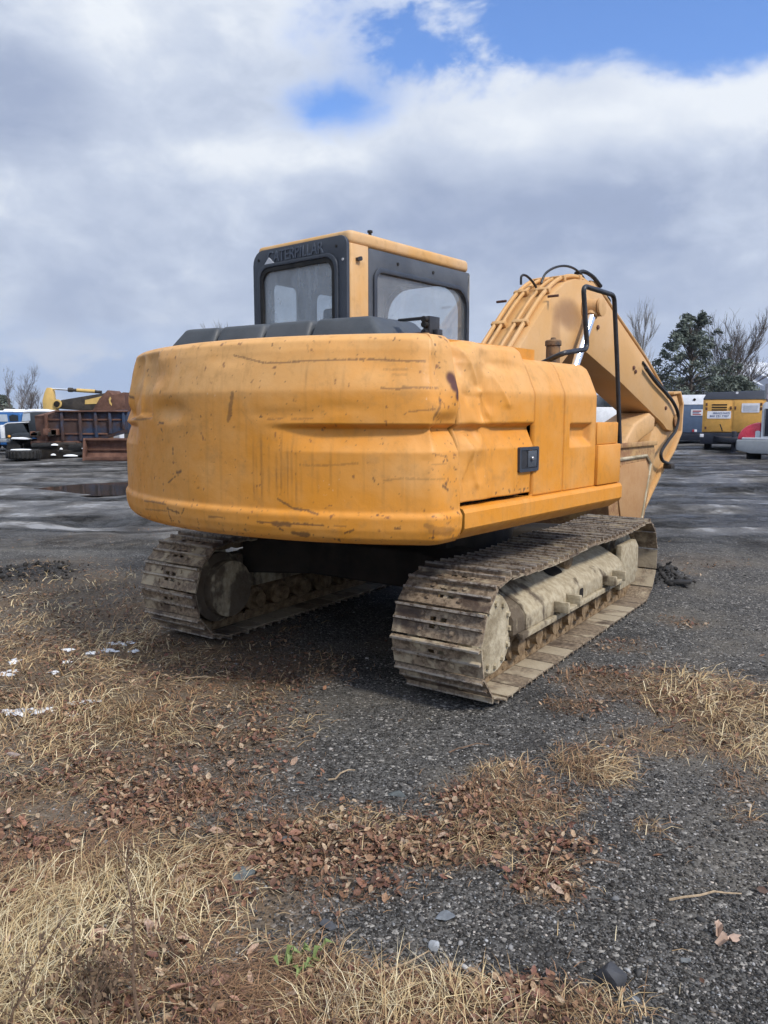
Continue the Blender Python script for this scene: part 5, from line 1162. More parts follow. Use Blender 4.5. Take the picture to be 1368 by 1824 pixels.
for za, zb in ((600, 885), (915, 1215)):
    m = MB(); m.box(P(za, 0)[0], P(zb, 0)[0], Y - .022, Y - .003, P(0, 935)[2], P(0, 535)[2]); dr = K(m).build('door', MATS['unit_yellow'], t_, .006)
    for zy in (585, 640, 890): m = MB(); zz = P(0, zy)[2]; xx = P(za + 14 if za < 700 else zb - 14, 0)[0]; m.box(xx - .035, xx + .035, Y - .045, Y - .021, zz - .06, zz + .06); K(m).build('hinge', MATS['rust'], dr, .004)
    if za < 700:
        for zy in (590, 624, 656): m = MB(); m.box(P(672, 0)[0], P(838, 0)[0], Y - .034, Y - .0215, P(0, zy + 8)[2], P(0, zy - 8)[2]); K(m).build('louvre', MATS['underside'], dr)
    m = MB(); xx = P(880 if za < 700 else 928, 0)[0]; m.box(xx - .03, xx + .03, Y - .05, Y - .021, P(0, 650)[2], P(0, 610)[2]); K(m).build('handle', MATS['rust'], dr, .004)
    if za < 700:
        sg = sign(dr, K, P, Y - .02, 625, 885, 672, 768)
        write(dr, t_, P, Y - .02, 780, 700, .105, 'SERVICE PARTS', 'print_blue', .85); write(dr, t_, P, Y - .02, 758, 738, .125, '800 221 7707', 'print_blue', 1.0)
    else:
        sg = sign(dr, K, P, Y - .02, 995, 1185, 572, 690); m = MB(); m.box(P(1015, 0)[0], P(1165, 0)[0], Y - .046, Y - .040, P(0, 672)[2], P(0, 600)[2]); K(m).build('sign_print', MATS['trailer_pale'], dr)
m = MB(); m.box(x0 - .05, x1, Y - .06, Y + 4.2, P(0, 1100)[2], P(0, 950)[2]); K(m).build('base', MATS['unit_black'], t_, .03)
q = P(578, 990); m = MB(); m.box(q[0] - .07, q[0] + .07, Y - .08, Y - .055, q[2] - .07, q[2] + .07); K(m).build('reflector', MATS['sign_white'], t_, .005)
m = MB(); q = P(930, 1030); m.hexa([(q[0] - .75, Y - .05, q[2] - .12), (q[0] + .55, Y - .05, q[2] - .12), (q[0] + .12, Y - 1.5, q[2] - .12), (q[0] - .12, Y - 1.5, q[2] - .12)], [(q[0] - .75, Y - .05, q[2] + .12), (q[0] + .55, Y - .05, q[2] + .12), (q[0] + .12, Y - 1.5, q[2] + .08), (q[0] - .12, Y - 1.5, q[2] + .08)]); K(m).build('drawbar', MATS['unit_black'], t_, .02)
m = MB(); m.tube([(q[0], Y - .9, gz(q[0], Y - .9)), (q[0], Y - .9, q[2] + .35)], .09, 10); m.box(q[0] - .2, q[0] + .2, Y - 1.1, Y - .7, gz(q[0], Y - .9) - .02, gz(q[0], Y - .9) + .05); K(m).build('jack', MATS['unit_black'], t_, .01)
m = MB(); m.tube([(P(800, 0)[0], Y - .1, P(0, 930)[2]), (P(792, 0)[0], Y - .14, P(0, 895)[2]), (P(772, 0)[0], Y - .2, P(0, 840)[2])], .022, 8); K(m).build('lever', MATS['black_paint'], t_)
for yy in (Y + 1.9, Y + 2.8):
    for xx in (x0 + .2, x1 - .2): wheel(t_, K, xx, yy, .38 + gz(xx, Y + 2), .38, .26, 'x')

face(t_)
# red truck at the right edge
Y = 26.2; P = ZR(Y); q = P(1600, 1340)
t_ = thing('red_truck', 'red truck with silver grille and grey bumper at right edge', 'truck', q[0], Y + .5); K = at_root(t_)
xc_ = P(1560, 0)[0]
m = MB(); m.prism(rrect(P(1228, 0)[0], xc_ + (xc_ - P(1228, 0)[0]), P(0, 1040)[2], P(0, 555)[2], [.02, .02, .13, .13]), Y + .02, Y + .22, 'y'); K(m).build('grille_surround', MATS['trailer_pale'], t_, .02)
m = MB(); m.box(P(1255, 0)[0], 2 * xc_ - P(1255, 0)[0], Y - .005, Y + .018, P(0, 1000)[2], P(0, 640)[2]); g_ = K(m).build('grille', MATS['unit_black'], t_, .004)
for k in range(11): xx = P(1262, 0)[0] + k * (2 * xc_ - 2 * P(1262, 0)[0]) / 10; m = MB(); m.box(xx - .008, xx + .008, Y - .02, Y - .006, P(0, 995)[2], P(0, 645)[2]); K(m).build('bar', MATS['bare_metal'], g_)
m = MB(); m.prism([(P(1250, 0)[0], P(0, 1030)[2]), (2 * xc_ - P(1250, 0)[0], P(0, 1030)[2]), (2 * xc_ - P(1255, 0)[0], P(0, 620)[2]), (xc_, P(0, 572)[2]), (P(1255, 0)[0], P(0, 620)[2])], Y + .225, Y + 1.7, 'y'); K(m).build('bonnet', MATS['truck_red'], t_, .05, 3)
arc = [(P(980, 1050)[0] + (P(1226, 0)[0] - P(980, 0)[0]) * (1 - math.cos(a)), P(0, 1050)[2] + (P(0, 822)[2] - P(0, 1050)[2]) * math.sin(a)) for a in np.linspace(0, math.pi / 2, 10)]
for s_ in (1, -1):
    pp = [(x if s_ > 0 else 2 * xc_ - x, z) for x, z in arc + [(P(1226, 0)[0], P(0, 1050)[2])]]
    m = MB(); m.prism(pp, Y + .10, Y + 1.25, 'y'); fd = K(m).build('fender', MATS['truck_red'], t_, .05, 3)
    q = P(1195, 990); m = MB(); m.prism(rrect(-.07, .07, -.16, .16, .05), Y + .075, Y + .098, 'y'); m.v = [(x + (q[0] if s_ > 0 else 2 * xc_ - q[0]), y, z + q[2]) for x, y, z in m.v]; K(m).build('headlight', MATS['window_pale'], fd, .01)
m = MB(); m.prism([(P(975, 0)[0], P(0, 1050)[2]), (2 * xc_ - P(975, 0)[0], P(0, 1050)[2]), (2 * xc_ - P(975, 0)[0], P(0, 1185)[2]), (2 * xc_ - P(1130, 0)[0], P(0, 1228)[2]), (P(1130, 0)[0], P(0, 1228)[2]), (P(975, 0)[0], P(0, 1185)[2])], Y - .22, Y + .08, 'y'); K(m).build('bumper', MATS['bumper_grey'], t_, .03)
m = MB(); m.box(P(1030, 0)[0], 2 * xc_ - P(1030, 0)[0], Y - .16, Y + .1, P(0, 1046)[2], P(0, 1020)[2]); K(m).build('bumper_step', MATS['trailer_pale'], t_, .01)
q = P(1265, 400); m = MB(); m.tube([(q[0], Y + 1.9, P(0, 640)[2]), (q[0], Y + 1.9, P(0, 540)[2])], .05, 12); m.tube([(q[0], Y + 1.9, P(0, 500)[2]), (q[0], Y + 1.9, P(0, 290)[2])], .085, 14); m.tube([(q[0] + .05, Y + 1.9, P(0, 555)[2]), (q[0], Y + 1.9, P(0, 495)[2])], .045, 10); K(m).build('exhaust_stack', MATS['bare_metal'], t_)
xa = P(1720, 0)[0]; m = MB(); m.box(xa, xa + 2.3, Y + 1.75, Y + 3.4, .9, P(0, 420)[2]); cb = K(m).build('cab', MATS['truck_red'], t_, .08, 3)
m = MB(); m.box(xa + .15, xa + 2.15, Y + 1.73, Y + 1.748, P(0, 640)[2], P(0, 470)[2]); K(m).build('windscreen', MATS['vehicle_glass'], cb)
r_ = .50
for s_ in (1, -1): xx = P(1165, 0)[0]; wheel(t_, K, xx if s_ > 0 else 2 * xc_ - xx, Y + .65, r_ - .02 + gz(xx, Y), r_, .42, 'x')
m = MB(); m.box(xc_ - .45, xc_ + .45, Y + .1, Y + 6.0, .45, .75); K(m).build('chassis', MATS['underside'], t_, .02)
for s_ in (-1, 1): wheel(t_, K, xc_ + s_ * .95, Y + 5.2, r_ + gz(xc_, Y + 5), r_, .5, 'x')

face(t_); t_.location.x += .62
# ------------------------------------------------------------------ trees
simple('old_grey', (0.045, 0.052, 0.058), (0.085, 0.092, 0.10), 2, 0.7)
simple('bark', (0.075, 0.062, 0.055), (0.15, 0.13, 0.115), 6, 0.95, 0.1)
simple('pale_bark', (0.16, 0.15, 0.14), (0.25, 0.235, 0.22), 6, 0.95, 0.1)
def _needle(t, b):
    c = t.attr('tint'); setp(t, b, col=c, rough=0.7, spec=0.25)
material('foliage', _needle)
def bare_tree(name, label, x, y, h, seed, spread=0.5, levels=5, upright=0.75, mat='bark', group=None, r0=None, first=0.25, kids=(3, 5), trunk=0.62):
    rn = random.Random(seed); t_ = thing(name, label, 'tree', x, y, group); segs = [[], []]
    def grow(p, d, ln, r, lv, n):
        k = 4; pts = [p]; q = p
        for i in range(k):
            d = d + np.array([rn.gauss(0, .10), rn.gauss(0, .10), rn.gauss(0, .05) + .03 * upright]); d = d / np.linalg.norm(d); q = q + d * ln / k; pts.append(q)
        rr = [r * (1 - .55 * i / k) for i in range(k + 1)]
        segs[0 if lv == 0 else 1].append((pts, rr, 6 if lv == 0 else 3))
        if lv >= levels: return
        for j in range(rn.randint(*kids) + (2 if lv == 0 else 0)):
            f = first + (1 - first) * (j + rn.random()) / (kids[1] + (2 if lv == 0 else 0)) if lv == 0 else rn.uniform(.25, 1)
            f = min(f, .98); i = int(f * k); pp = pts[i] + (pts[i + 1] - pts[i]) * (f * k - i)
            a = rn.uniform(0, 2 * math.pi); side = np.array([math.cos(a), math.sin(a), 0.0]); dd = d * upright + side * spread * rn.uniform(.7, 1.3) + np.array([0, 0, .25]); dd /= np.linalg.norm(dd)
            grow(pp, dd, ln * rn.uniform(.45, .68) * (1.5 if lv == 0 and trunk < .5 else .55 if lv == 0 and trunk > .7 else 1), max(r * .42, h * .0011), lv + 1, 0)
    grow(np.zeros(3), np.array([0, 0, 1.0]), h * trunk, r0 or h * .018, 0, 0)
    for nm, sg in zip(('trunk', 'crown'), segs):
        m = MB()
        for pts, rr, n in sg: m.tube(pts, rr, n, caps=False)
        me = bpy.data.meshes.new(nm); me.from_pydata(m.v, [], m.f); link(nm, me, MATS[mat], t_, 60)
    return t_
def evergreen(name, label, x, y, h, w, seed, n=15000, leaf=.17, group=None):
    rg = np.random.default_rng(seed); t_ = thing(name, label, 'tree', x, y, group)
    m = MB(); m.tube([(0, 0, -.2), (.1, 0, h * .4), (0, .1, h * .93)], [h * .022, h * .014, .02], 7); 
    clumps = []; rn = random.Random(seed)
    for k in range(210):
        f = rn.random() ** .85; z = h * (.05 + .93 * f); env = 1.0 - .82 * max(0.0, f - .42) ** 1.4 / .58 ** 1.4; a = rn.uniform(0, 2 * math.pi)
        rad = w * env * (.30 + .70 * rn.random() ** .6) * (1 + .22 * math.sin(3 * a + 5 * f + seed))
        clumps.append((rad * math.cos(a), rad * math.sin(a), z, w * rn.uniform(.09, .22) * (1.2 - .55 * f)))
        if k % 2 == 0: m.tube([(0, 0, z * .82), (rad * .55 * math.cos(a), rad * .55 * math.sin(a), z * .93), (rad * math.cos(a), rad * math.sin(a), z)], [.07, .04, .012], 4)
    m.build('trunk', MATS['bark'], t_)
    cl = np.array(clumps); pick = rg.integers(0, len(cl), n); c = cl[pick]
    p = rg.normal(size=(n, 3)); p /= np.linalg.norm(p, axis=1)[:, None]; p *= (rg.random(n) ** .45)[:, None]
    pos = c[:, :3] + p * c[:, 3:4] * np.array([1.0, 1.0, .8])
    d1 = rg.normal(size=(n, 3)); d1[:, 2] = np.abs(d1[:, 2]) * .8; d1 /= np.linalg.norm(d1, axis=1)[:, None]; d2 = np.cross(d1, rg.normal(size=(n, 3))); d2 /= np.linalg.norm(d2, axis=1)[:, None]
    L = leaf * rg.uniform(.6, 1.5, n)[:, None]; W = L * .34
    v = np.stack([pos - d1 * L, pos - d2 * W, pos + d1 * L, pos + d2 * W], 1).reshape(-1, 3)
    shade = rg.uniform(.6, 1.3, n) * rg.choice([.75, 1.0, 1.25], len(cl))[pick]
    col = np.repeat(np.stack([.118 * shade, .138 * shade, .112 * shade], 1), 4, 0)
    np_mesh('crown', v, np.arange(4 * n).reshape(-1, 4), MATS['foliage'], t_, False, col)
    return t_
def at_px(px, Y): return atY(px, HZ, Y)[0]
evergreen('evergreen_tree', 'tall dark evergreen tree behind the blue box trailer', at_px(1226, 58), 58, 9.1, 3.3, 5, 16000, .125)
evergreen('evergreen_bush', 'low dark evergreen filling gap left of tall evergreen', at_px(1165, 61), 61, 3.8, 3.2, 9, 6500)
evergreen('evergreen_bush', 'low dark evergreen right of the tall evergreen behind yellow unit', at_px(1305, 63), 63, 4.6, 3.4, 15, 6500)
bare_tree('bare_tree', 'wide bare tree with fanned branches right of the evergreen', at_px(1290, 66), 66, 10.4, 3, .50, 4, 1.0, 'bark', None, .17, .10, (6, 8), .40)
bare_tree('bare_tree', 'thin pale bare tree standing beside the boom', at_px(1134, 74), 74, 12.2, 8, .26, 3, 1.0, 'pale_bark', None, .10, .2, (7, 9), .80)
for k, (px, Y_, h_, lb) in enumerate(((22, 78, 5.2, 'leftmost bare tree beyond the blue truck'), (34, 84, 5.8, 'tallest bare tree of the left background row'), (48, 80, 4.3, 'short bare tree left of the old excavator arm'), (62, 88, 5.0, 'bare tree just left of the yellow stick'), (74, 90, 4.4, 'bare tree showing beside the yellow stick base'))):
    bare_tree('bare_tree', lb, at_px(px, Y_), Y_, h_, 30 + k, .5, 4, .9, 'bark', 'bare trees beyond the left trucks', .07, .15, (4, 5))
evergreen('evergreen_tree', 'small green conifer at the left edge beyond trucks', at_px(4, 82), 82, 3.6, 1.5, 44, 3500, .2)
for k, (px, lb) in enumerate(((406, 'twiggy top of a bare tree behind engine cover'),)): bare_tree('bare_tree', lb, at_px(px, 95), 95, 11.6, 60 + k, .4, 4, 1.0, 'bark', None, .1, .3, (4, 5))

# ------------------------------------------------------------------ ground cover
def tint_mat(name, rough, spec, trans=False):
    def fn(t, b):
        o = t.coord('Object'); c = t.mix(t.noise(o, 160, 3, .6).smooth(.35, .65, 0, .45), t.attr('tint'), (0.03, 0.02, 0.015)) if trans else t.attr('tint')
        setp(t, b, col=c, rough=rough, spec=spec)
    return material(name, fn)
tint_mat('straw', 0.75, 0.2); tint_mat('dead_leaf', 0.6, 0.3, True); tint_mat('pebble', 0.8, 0.2)
def spots(n, y0, y1, x0=-160, x1=1530):
    """spread over the ground in view, denser near the eye"""
    px = RNG.uniform(x0, x1, n); py = RNG.uniform(y0, y1, n); d = _fw[None] + ((px - CX) / F)[:, None] * _rt - ((py - CY) / F)[:, None] * _up
    t = -CH / d[:, 2]; return _cam[0] + t * d[:, 0], t * d[:, 1]
def under_tracks(x, y):
    c, s = math.cos(YT), math.sin(YT); dx, dy = x - C0[0], y - C0[1]; lx = dx * c - dy * s; ly = dx * s + dy * c
    return (np.abs(ly - .12) < 1.55) & (((lx > .72) & (lx < 1.33)) | ((lx < -.82) & (lx > -1.44)))
def blades(name, label, n, L, pal, lmin, lmax, flatness, width, seed, y0=930, y1=1990, thr=.25):
    x, y = spots(n, y0, y1); dens = cover(x, y, L) * np.clip(.55 + 2.2 * fbm(x * 2.6, y * 2.6, 3, seed), 0, 1.2)
    ok = (RNG.random(n) < dens) & ~under_tracks(x, y); x, y = x[ok], y[ok]; dn = dens[ok]; n = len(x)
    # blades gather in tufts
    tx = np.round(x / .07 + RNG.normal(0, .12, n)) * .07 + RNG.normal(0, .012, n); ty = np.round(y / .07 + RNG.normal(0, .12, n)) * .07 + RNG.normal(0, .012, n)
    mixk = RNG.random(n) < .6; x = np.where(mixk, tx, x); y = np.where(mixk, ty, y)
    z = hgt(x, y) - .004; az = 2 * math.pi * vn(x * 1.7, y * 1.7, seed + 3) * 1.4 + RNG.normal(0, 1.1, n); ln = RNG.uniform(lmin, lmax, n) * (.6 + .6 * dn) * (.7 + .6 * vn(x * 1.1, y * 1.1, 6)); lean = np.clip(RNG.beta(2.4, 1.0, n) * flatness, 0, 1.50)
    ex, ey = np.cos(az), np.sin(az); sx, sy = -ey, ex; w = width * RNG.uniform(.6, 1.3, n) * np.clip(y / 3.0, .8, 2.2)
    pts = []
    for f, k, wf in ((0, .35, 1.0), (.5, .8, .85), (1.0, 1.15, .15)):
        a = np.clip(lean * k, 0, 1.52); hx = ln * f * np.sin(a); hz = ln * f * np.cos(a) * (1 - .25 * f) + .004
        cx_, cy_, cz_ = x + ex * hx, y + ey * hx, z + hz
        pts += [np.stack([cx_ - sx * w * wf / 2, cy_ - sy * w * wf / 2, cz_], 1), np.stack([cx_ + sx * w * wf / 2, cy_ + sy * w * wf / 2, cz_ + w * wf * .25], 1)]
    v = np.stack(pts, 1).reshape(-1, 3); b = np.arange(n)[:, None] * 6
    f = np.concatenate([b + np.array([0, 1, 3, 2]), b + np.array([2, 3, 5, 4])])
    pal = np.array(pal); c = pal[RNG.integers(0, len(pal), n)] * RNG.uniform(.7, 1.2, n)[:, None]; c = np.repeat(c, 6, 0)
    return tag(np_mesh(name, v, f, MATS['straw'], None, False, c), label, 'grass', None, 'stuff')
blades('dry_grass', 'matted straw coloured dry grass on the gravel', 85000, STRAW, [(.42, .31, .165), (.48, .37, .21), (.34, .23, .12), (.26, .16, .085), (.38, .27, .15), (.54, .44, .28), (.20, .125, .075)], .045, .165, 1.95, .0030, 5)
blades('brown_grass', 'flattened brown dead grass among leaves', 120000, [(a, b, c * 1.15, d * 1.2, e * .85) for a, b, c, d, e in STRAW + LEAF], [(.26, .15, .085), (.20, .115, .065), (.32, .20, .11), (.15, .09, .06)], .025, .10, 2.1, .0030, 25)
TALL = [(150, 1650, 300, 170, .9), (60, 1780, 260, 120, 1.0), (300, 1560, 120, 80, .55), (120, 1290, 220, 70, .6), (250, 1310, 170, 45, .4), (1255, 1250, 125, 58, .95), (1335, 1320, 90, 55, .9), (1060, 1362, 75, 32, .9), (550, 1475, 40, 34, .6), (895, 1382, 60, 20, .6), (640, 1810, 180, 60, .6), (850, 1810, 160, 50, .6), (130, 1060, 180, 44, .5)]
blades('straw_tufts', 'brighter upright tufts of pale straw', 46000, TALL, [(.55, .44, .25), (.62, .51, .31), (.48, .36, .19), (.66, .57, .38), (.40, .29, .15)], .06, .21, 1.62, .0029, 45)
def leaves(name, label, n, L, pal, smin, smax, seed):
    x, y = spots(n, 1000, 1990); dens = cover(x, y, L) * np.clip(.5 + 2.4 * fbm(x * 3, y * 3, 3, seed), 0, 1.2)
    ok = (RNG.random(n) < dens) & ~under_tracks(x, y); x, y = x[ok], y[ok]; n = len(x); z = hgt(x, y) + RNG.uniform(.004, .022, n)
    a = RNG.uniform(0, 2 * math.pi, n); ti = RNG.normal(0, .45, n); to = RNG.normal(0, .45, n); s = smin * .7 + (smax * 1.4 - smin * .7) * RNG.random(n) ** 2.2; asp = RNG.uniform(.35, .7, n); curl = RNG.uniform(.1, .55, n) * s
    d1 = np.stack([np.cos(a) * np.cos(ti), np.sin(a) * np.cos(ti), np.sin(ti)], 1); sd = np.stack([-np.sin(a), np.cos(a), to], 1); sd /= np.linalg.norm(sd, axis=1)[:, None]; up_ = np.cross(d1, sd)
    o = np.stack([x, y, z], 1); s_ = s[:, None]; cu = curl[:, None]; W = (s * asp)[:, None]
    v = np.stack([o - d1 * s_ + up_ * cu * .5, o - d1 * s_ * .25 + sd * W + up_ * cu, o - d1 * s_ * .1, o - d1 * s_ * .25 - sd * W + up_ * cu * .8, o + d1 * s_ * .55 + sd * W * .7 + up_ * cu * .9, o + d1 * s_ * .55 - sd * W * .7 + up_ * cu * .7, o + d1 * s_ + up_ * cu * .6], 1).reshape(-1, 3)
    v[:, 2] = np.maximum(v[:, 2], np.repeat(z, 7) - .006)
    b = np.arange(n)[:, None] * 7; f = np.concatenate([b + np.array(q) for q in ((0, 2, 1), (0, 3, 2), (1, 2, 4), (2, 3, 5), (2, 6, 4), (2, 5, 6))])
    pal = np.array(pal); c = pal[RNG.integers(0, len(pal), n)] * RNG.uniform(.65, 1.25, n)[:, None]; c = np.repeat(c, 7, 0)
    return tag(np_mesh(name, v, f, MATS['dead_leaf'], None, False, c), label, 'leaves', None, 'stuff')
leaves('leaf_litter', 'small curled reddish brown fallen leaves on gravel', 150000, LEAF, [(.25, .128, .072), (.30, .175, .10), (.38, .255, .155), (.16, .080, .050), (.21, .105, .065), (.44, .33, .22), (.12, .065, .045), (.19, .085, .06)], .0055, .0145, 14)
leaves('fallen_leaves', 'larger pale tan fallen leaves near the camera', 1500, [q for q in LEAF if q[1] > 1350], [(.46, .31, .22), (.52, .38, .28), (.36, .20, .14), (.30, .15, .10)], .014, .028, 19)
# loose stones of the gravel
def icos():
    p = (1 + 5 ** .5) / 2; v = np.array([(-1, p, 0), (1, p, 0), (-1, -p, 0), (1, -p, 0), (0, -1, p), (0, 1, p), (0, -1, -p), (0, 1, -p), (p, 0, -1), (p, 0, 1), (-p, 0, -1), (-p, 0, 1)], float); v /= np.linalg.norm(v[0])
    f = np.array([(0, 11, 5), (0, 5, 1), (0, 1, 7), (0, 7, 10), (0, 10, 11), (1, 5, 9), (5, 11, 4), (11, 10, 2), (10, 7, 6), (7, 1, 8), (3, 9, 4), (3, 4, 2), (3, 2, 6), (3, 6, 8), (3, 8, 9), (4, 9, 5), (2, 4, 11), (6, 2, 10), (8, 6, 7), (9, 8, 1)]); return v, f
IV, IF = icos()
def stones(name, label, n, smin, smax, y0, y1, seed, keep_litter=.35, power=2.2):
    x, y = spots(n, y0, y1); lt = np.maximum(cover(x, y, STRAW), cover(x, y, LEAF)); ok = (RNG.random(n) < 1 - (1 - keep_litter) * lt) & ~under_tracks(x, y); x, y = x[ok], y[ok]; n = len(x)
    s = (smin + (smax - smin) * RNG.random(n) ** power); z = hgt(x, y) + s * .25
    var = np.array([IV * RNG.uniform(.5, 1.3, (12, 1)) * np.array([1, RNG.uniform(.5, 1), RNG.uniform(.3, .6)]) for _ in range(24)])
    a = RNG.uniform(0, 2 * math.pi, n); vv = var[RNG.integers(0, 24, n)] * s[:, None, None]; c_, s_ = np.cos(a)[:, None], np.sin(a)[:, None]
    v = np.stack([vv[..., 0] * c_ - vv[..., 1] * s_ + x[:, None], vv[..., 0] * s_ + vv[..., 1] * c_ + y[:, None], vv[..., 2] + z[:, None]], -1).reshape(-1, 3)
    f = (np.arange(n)[:, None, None] * 12 + IF[None]).reshape(-1, 3)
    g = RNG.random(n); base = np.where(g < .66, RNG.uniform(.016, .065, n), np.where(g < .93, RNG.uniform(.08, .20, n), RNG.uniform(.20, .40, n))); warm = RNG.uniform(-.02, .14, n)
    c = np.repeat(np.stack([base * (1 + warm), base, base * (1 - warm)], 1), 12, 0)
    return tag(np_mesh(name, v, f, MATS['pebble'], None, False, c), label, 'gravel', None, 'stuff')
stones('loose_gravel', 'loose dark grey gravel covering the yard', 90000, .0026, .0075, 1040, 1990, 1)
stones('coarse_gravel', 'scattered coarser grey stones in the gravel', 900, .008, .019, 1000, 1990, 2, .25, 3.0)

# clods of dark soil pushed up at the front of the right track and at the left
vs, cs = [], []
for px, py, n, rad in ((1165, 1042, 220, .24), (1190, 1042, 70, .24), (45, 1032, 130, .45), (100, 1018, 40, .35)):
    c = G(px, py)
    for k in range(n):
        a = RNG.uniform(0, 6.283); r_ = rad * math.sqrt(RNG.random()); x_, y_ = c[0] + math.cos(a) * r_, c[1] + math.sin(a) * r_; s_ = .006 + .026 * RNG.random() ** 3
        q = IV * RNG.uniform(.5, 1.3, (12, 1)) * s_; vs.append(q + np.array([x_, y_, gz(x_, y_) + s_ * .4])); cs.append(np.tile(np.array([.028, .026, .024]) * RNG.uniform(.5, 1.7), (12, 1)))
tag(np_mesh('soil_clods', np.concatenate(vs), (np.arange(len(vs))[:, None, None] * 12 + IF[None]).reshape(-1, 3), MATS['pebble'], None, False, np.concatenate(cs)), 'dark clods of soil in two low heaps', 'soil', None, 'stuff')
# snow left between the tufts
vs, fs = [], []
for px, py, rx, ry in ((25, 1272, 42, 10), (75, 1268, 30, 7), (150, 1250, 40, 8), (130, 1275, 18, 5), (12, 1200, 26, 9), (25, 1180, 14, 6), (120, 1180, 18, 5), (165, 1163, 20, 4), (190, 1158, 24, 5), (222, 1146, 30, 5), (240, 1160, 14, 4), (95, 1198, 16, 4), (125, 1158, 14, 3)):
    c = G(px, py); sx = rx * c[1] / F; sy = (G(px, py - ry)[1] - G(px, py + ry)[1]) / 2; nr, na = 5, 26; o = len(vs)
    for j in range(nr + 1):
        f_ = j / nr
        for k in range(na):
            a = 2 * math.pi * k / na; r_ = f_ * max(.15, .8 + 2.4 * float(fbm(math.cos(a) * 2.6 + px, math.sin(a) * 2.6 + py, 3, 7))); x_, y_ = c[0] + math.cos(a) * sx * r_, c[1] + math.sin(a) * sy * r_
            vs.append((x_, y_, gz(x_, y_) + .012 * (1 - f_ ** 2) - .004 + .012 * float(fbm(x_ * 30, y_ * 30, 2, 3))))
    fs += [(o + j * na + k, o + j * na + (k + 1) % na, o + (j + 1) * na + (k + 1) % na, o + (j + 1) * na + k) for j in range(nr) for k in range(na)]
simple('old_snow', (0.66, 0.68, 0.72), (0.86, 0.88, 0.91), 30, 0.6, 0.4, bump=.4)
tag(np_mesh('snow', vs, fs, MATS['old_snow']), 'thin leftover patches of snow in the dry grass', 'snow', None, 'stuff')

# single stones
def _rock(t, b):
    o = t.coord('Object'); n = t.noise(o, 18, 6, .65); i = t.attr('tint'); setp(t, b, col=t.mix(n.smooth(.3, .7), i, t.mix(.5, i, (.02, .02, .022))), rough=.72, spec=.35, normal=t.bump(n, .6, .006))
material('rock', _rock)
def rock(px, py, wx, wy, hz_, col, label, seed, facets=False):
    c = G(px, py); s = c[1] / F; rg = np.random.default_rng(seed); b = bmesh.new(); bmesh.ops.create_icosphere(b, subdivisions=4, radius=1.0)
    cuts = [(v / np.linalg.norm(v), rg.uniform(.45, .8)) for v in rg.normal(size=(12, 3))]
    for v in b.verts:
        p = np.array(v.co)
        for nrm, dd in cuts:
            e = p @ nrm - dd
            if e > 0: p = p - nrm * e * .90
        p = p * (1 + .12 * float(fbm(p[0] * 2 + seed, p[1] * 2 + p[2], 3, seed))); v.co = (p[0] * wx * s / 2, p[1] * wy * s / 2, p[2] * hz_ / 2)
    me = bpy.data.meshes.new('rock'); b.to_mesh(me); b.free(); ca = me.color_attributes.new('tint', 'FLOAT_COLOR', 'POINT'); ca.data.foreach_set('color', np.tile((*col, 1.0), len(me.vertices)))
    o = link('rock', me, MATS['rock'], None, 22); o.location = (c[0], c[1], gz(c[0], c[1]) + hz_ * .22); o.rotation_euler = (rg.uniform(-.15, .15), rg.uniform(-.15, .15), rg.uniform(-.5, .5))
    return tag(o, label, 'rock', 'stones lying on the gravel')
rock(1086, 1745, 84, 62, .085, (.055, .057, .064), 'largest dark rounded rock on gravel at bottom right', 1)
rock(793, 1630, 46, 40, .022, (.20, .22, .24), 'flat blue grey stone in bare gravel below the leaf band', 2)
rock(772, 1683, 32, 26, .03, (.36, .38, .40), 'pale angular stone just below the flat grey stone', 3)
rock(432, 1563, 50, 46, .03, (.13, .15, .15), 'slate coloured stone among the red leaves', 4)
rock(582, 1647, 40, 34, .026, (.07, .075, .085), 'dark flat stone left of the pale angular stone', 5)
rock(978, 1578, 26, 18, .022, (.28, .30, .32), 'small grey stone at the right end of the leaf band', 6)
rock(1128, 1783, 30, 22, .022, (.15, .16, .17), 'small stone just right of the largest dark rock', 7)
rock(708, 1418, 40, 24, .02, (.10, .115, .115), 'flat dark stone in the gravel above the leaf band', 8)
rock(512, 1500, 26, 30, .035, (.08, .09, .10), 'dark upright stone buried in the leaf band', 9)
rock(1222, 1712, 26, 18, .016, (.17, .18, .18), 'thin grey chip on open gravel at lower right', 10)
rock(25, 1348, 30, 16, .03, (.34, .27, .24), 'pinkish stone in the grass at left edge', 11)
rock(1190, 1305, 30, 18, .03, (.06, .06, .065), 'dark stone in the right hand straw patch', 12)
# scrap plate at the far end of the right track
c = G(1207, 1050); m = MB(); m.prism([(-.13, -.03), (.10, -.05), (.13, .01), (.05, .05), (-.11, .04)], 0, .03, 'z')
o = m.build('rubber_scrap', MATS['rubber'], None, .006); o.location = (c[0], c[1], gz(c[0], c[1]) + .005); tag(o, 'flat black rubber scrap on gravel beyond right track', 'scrap')

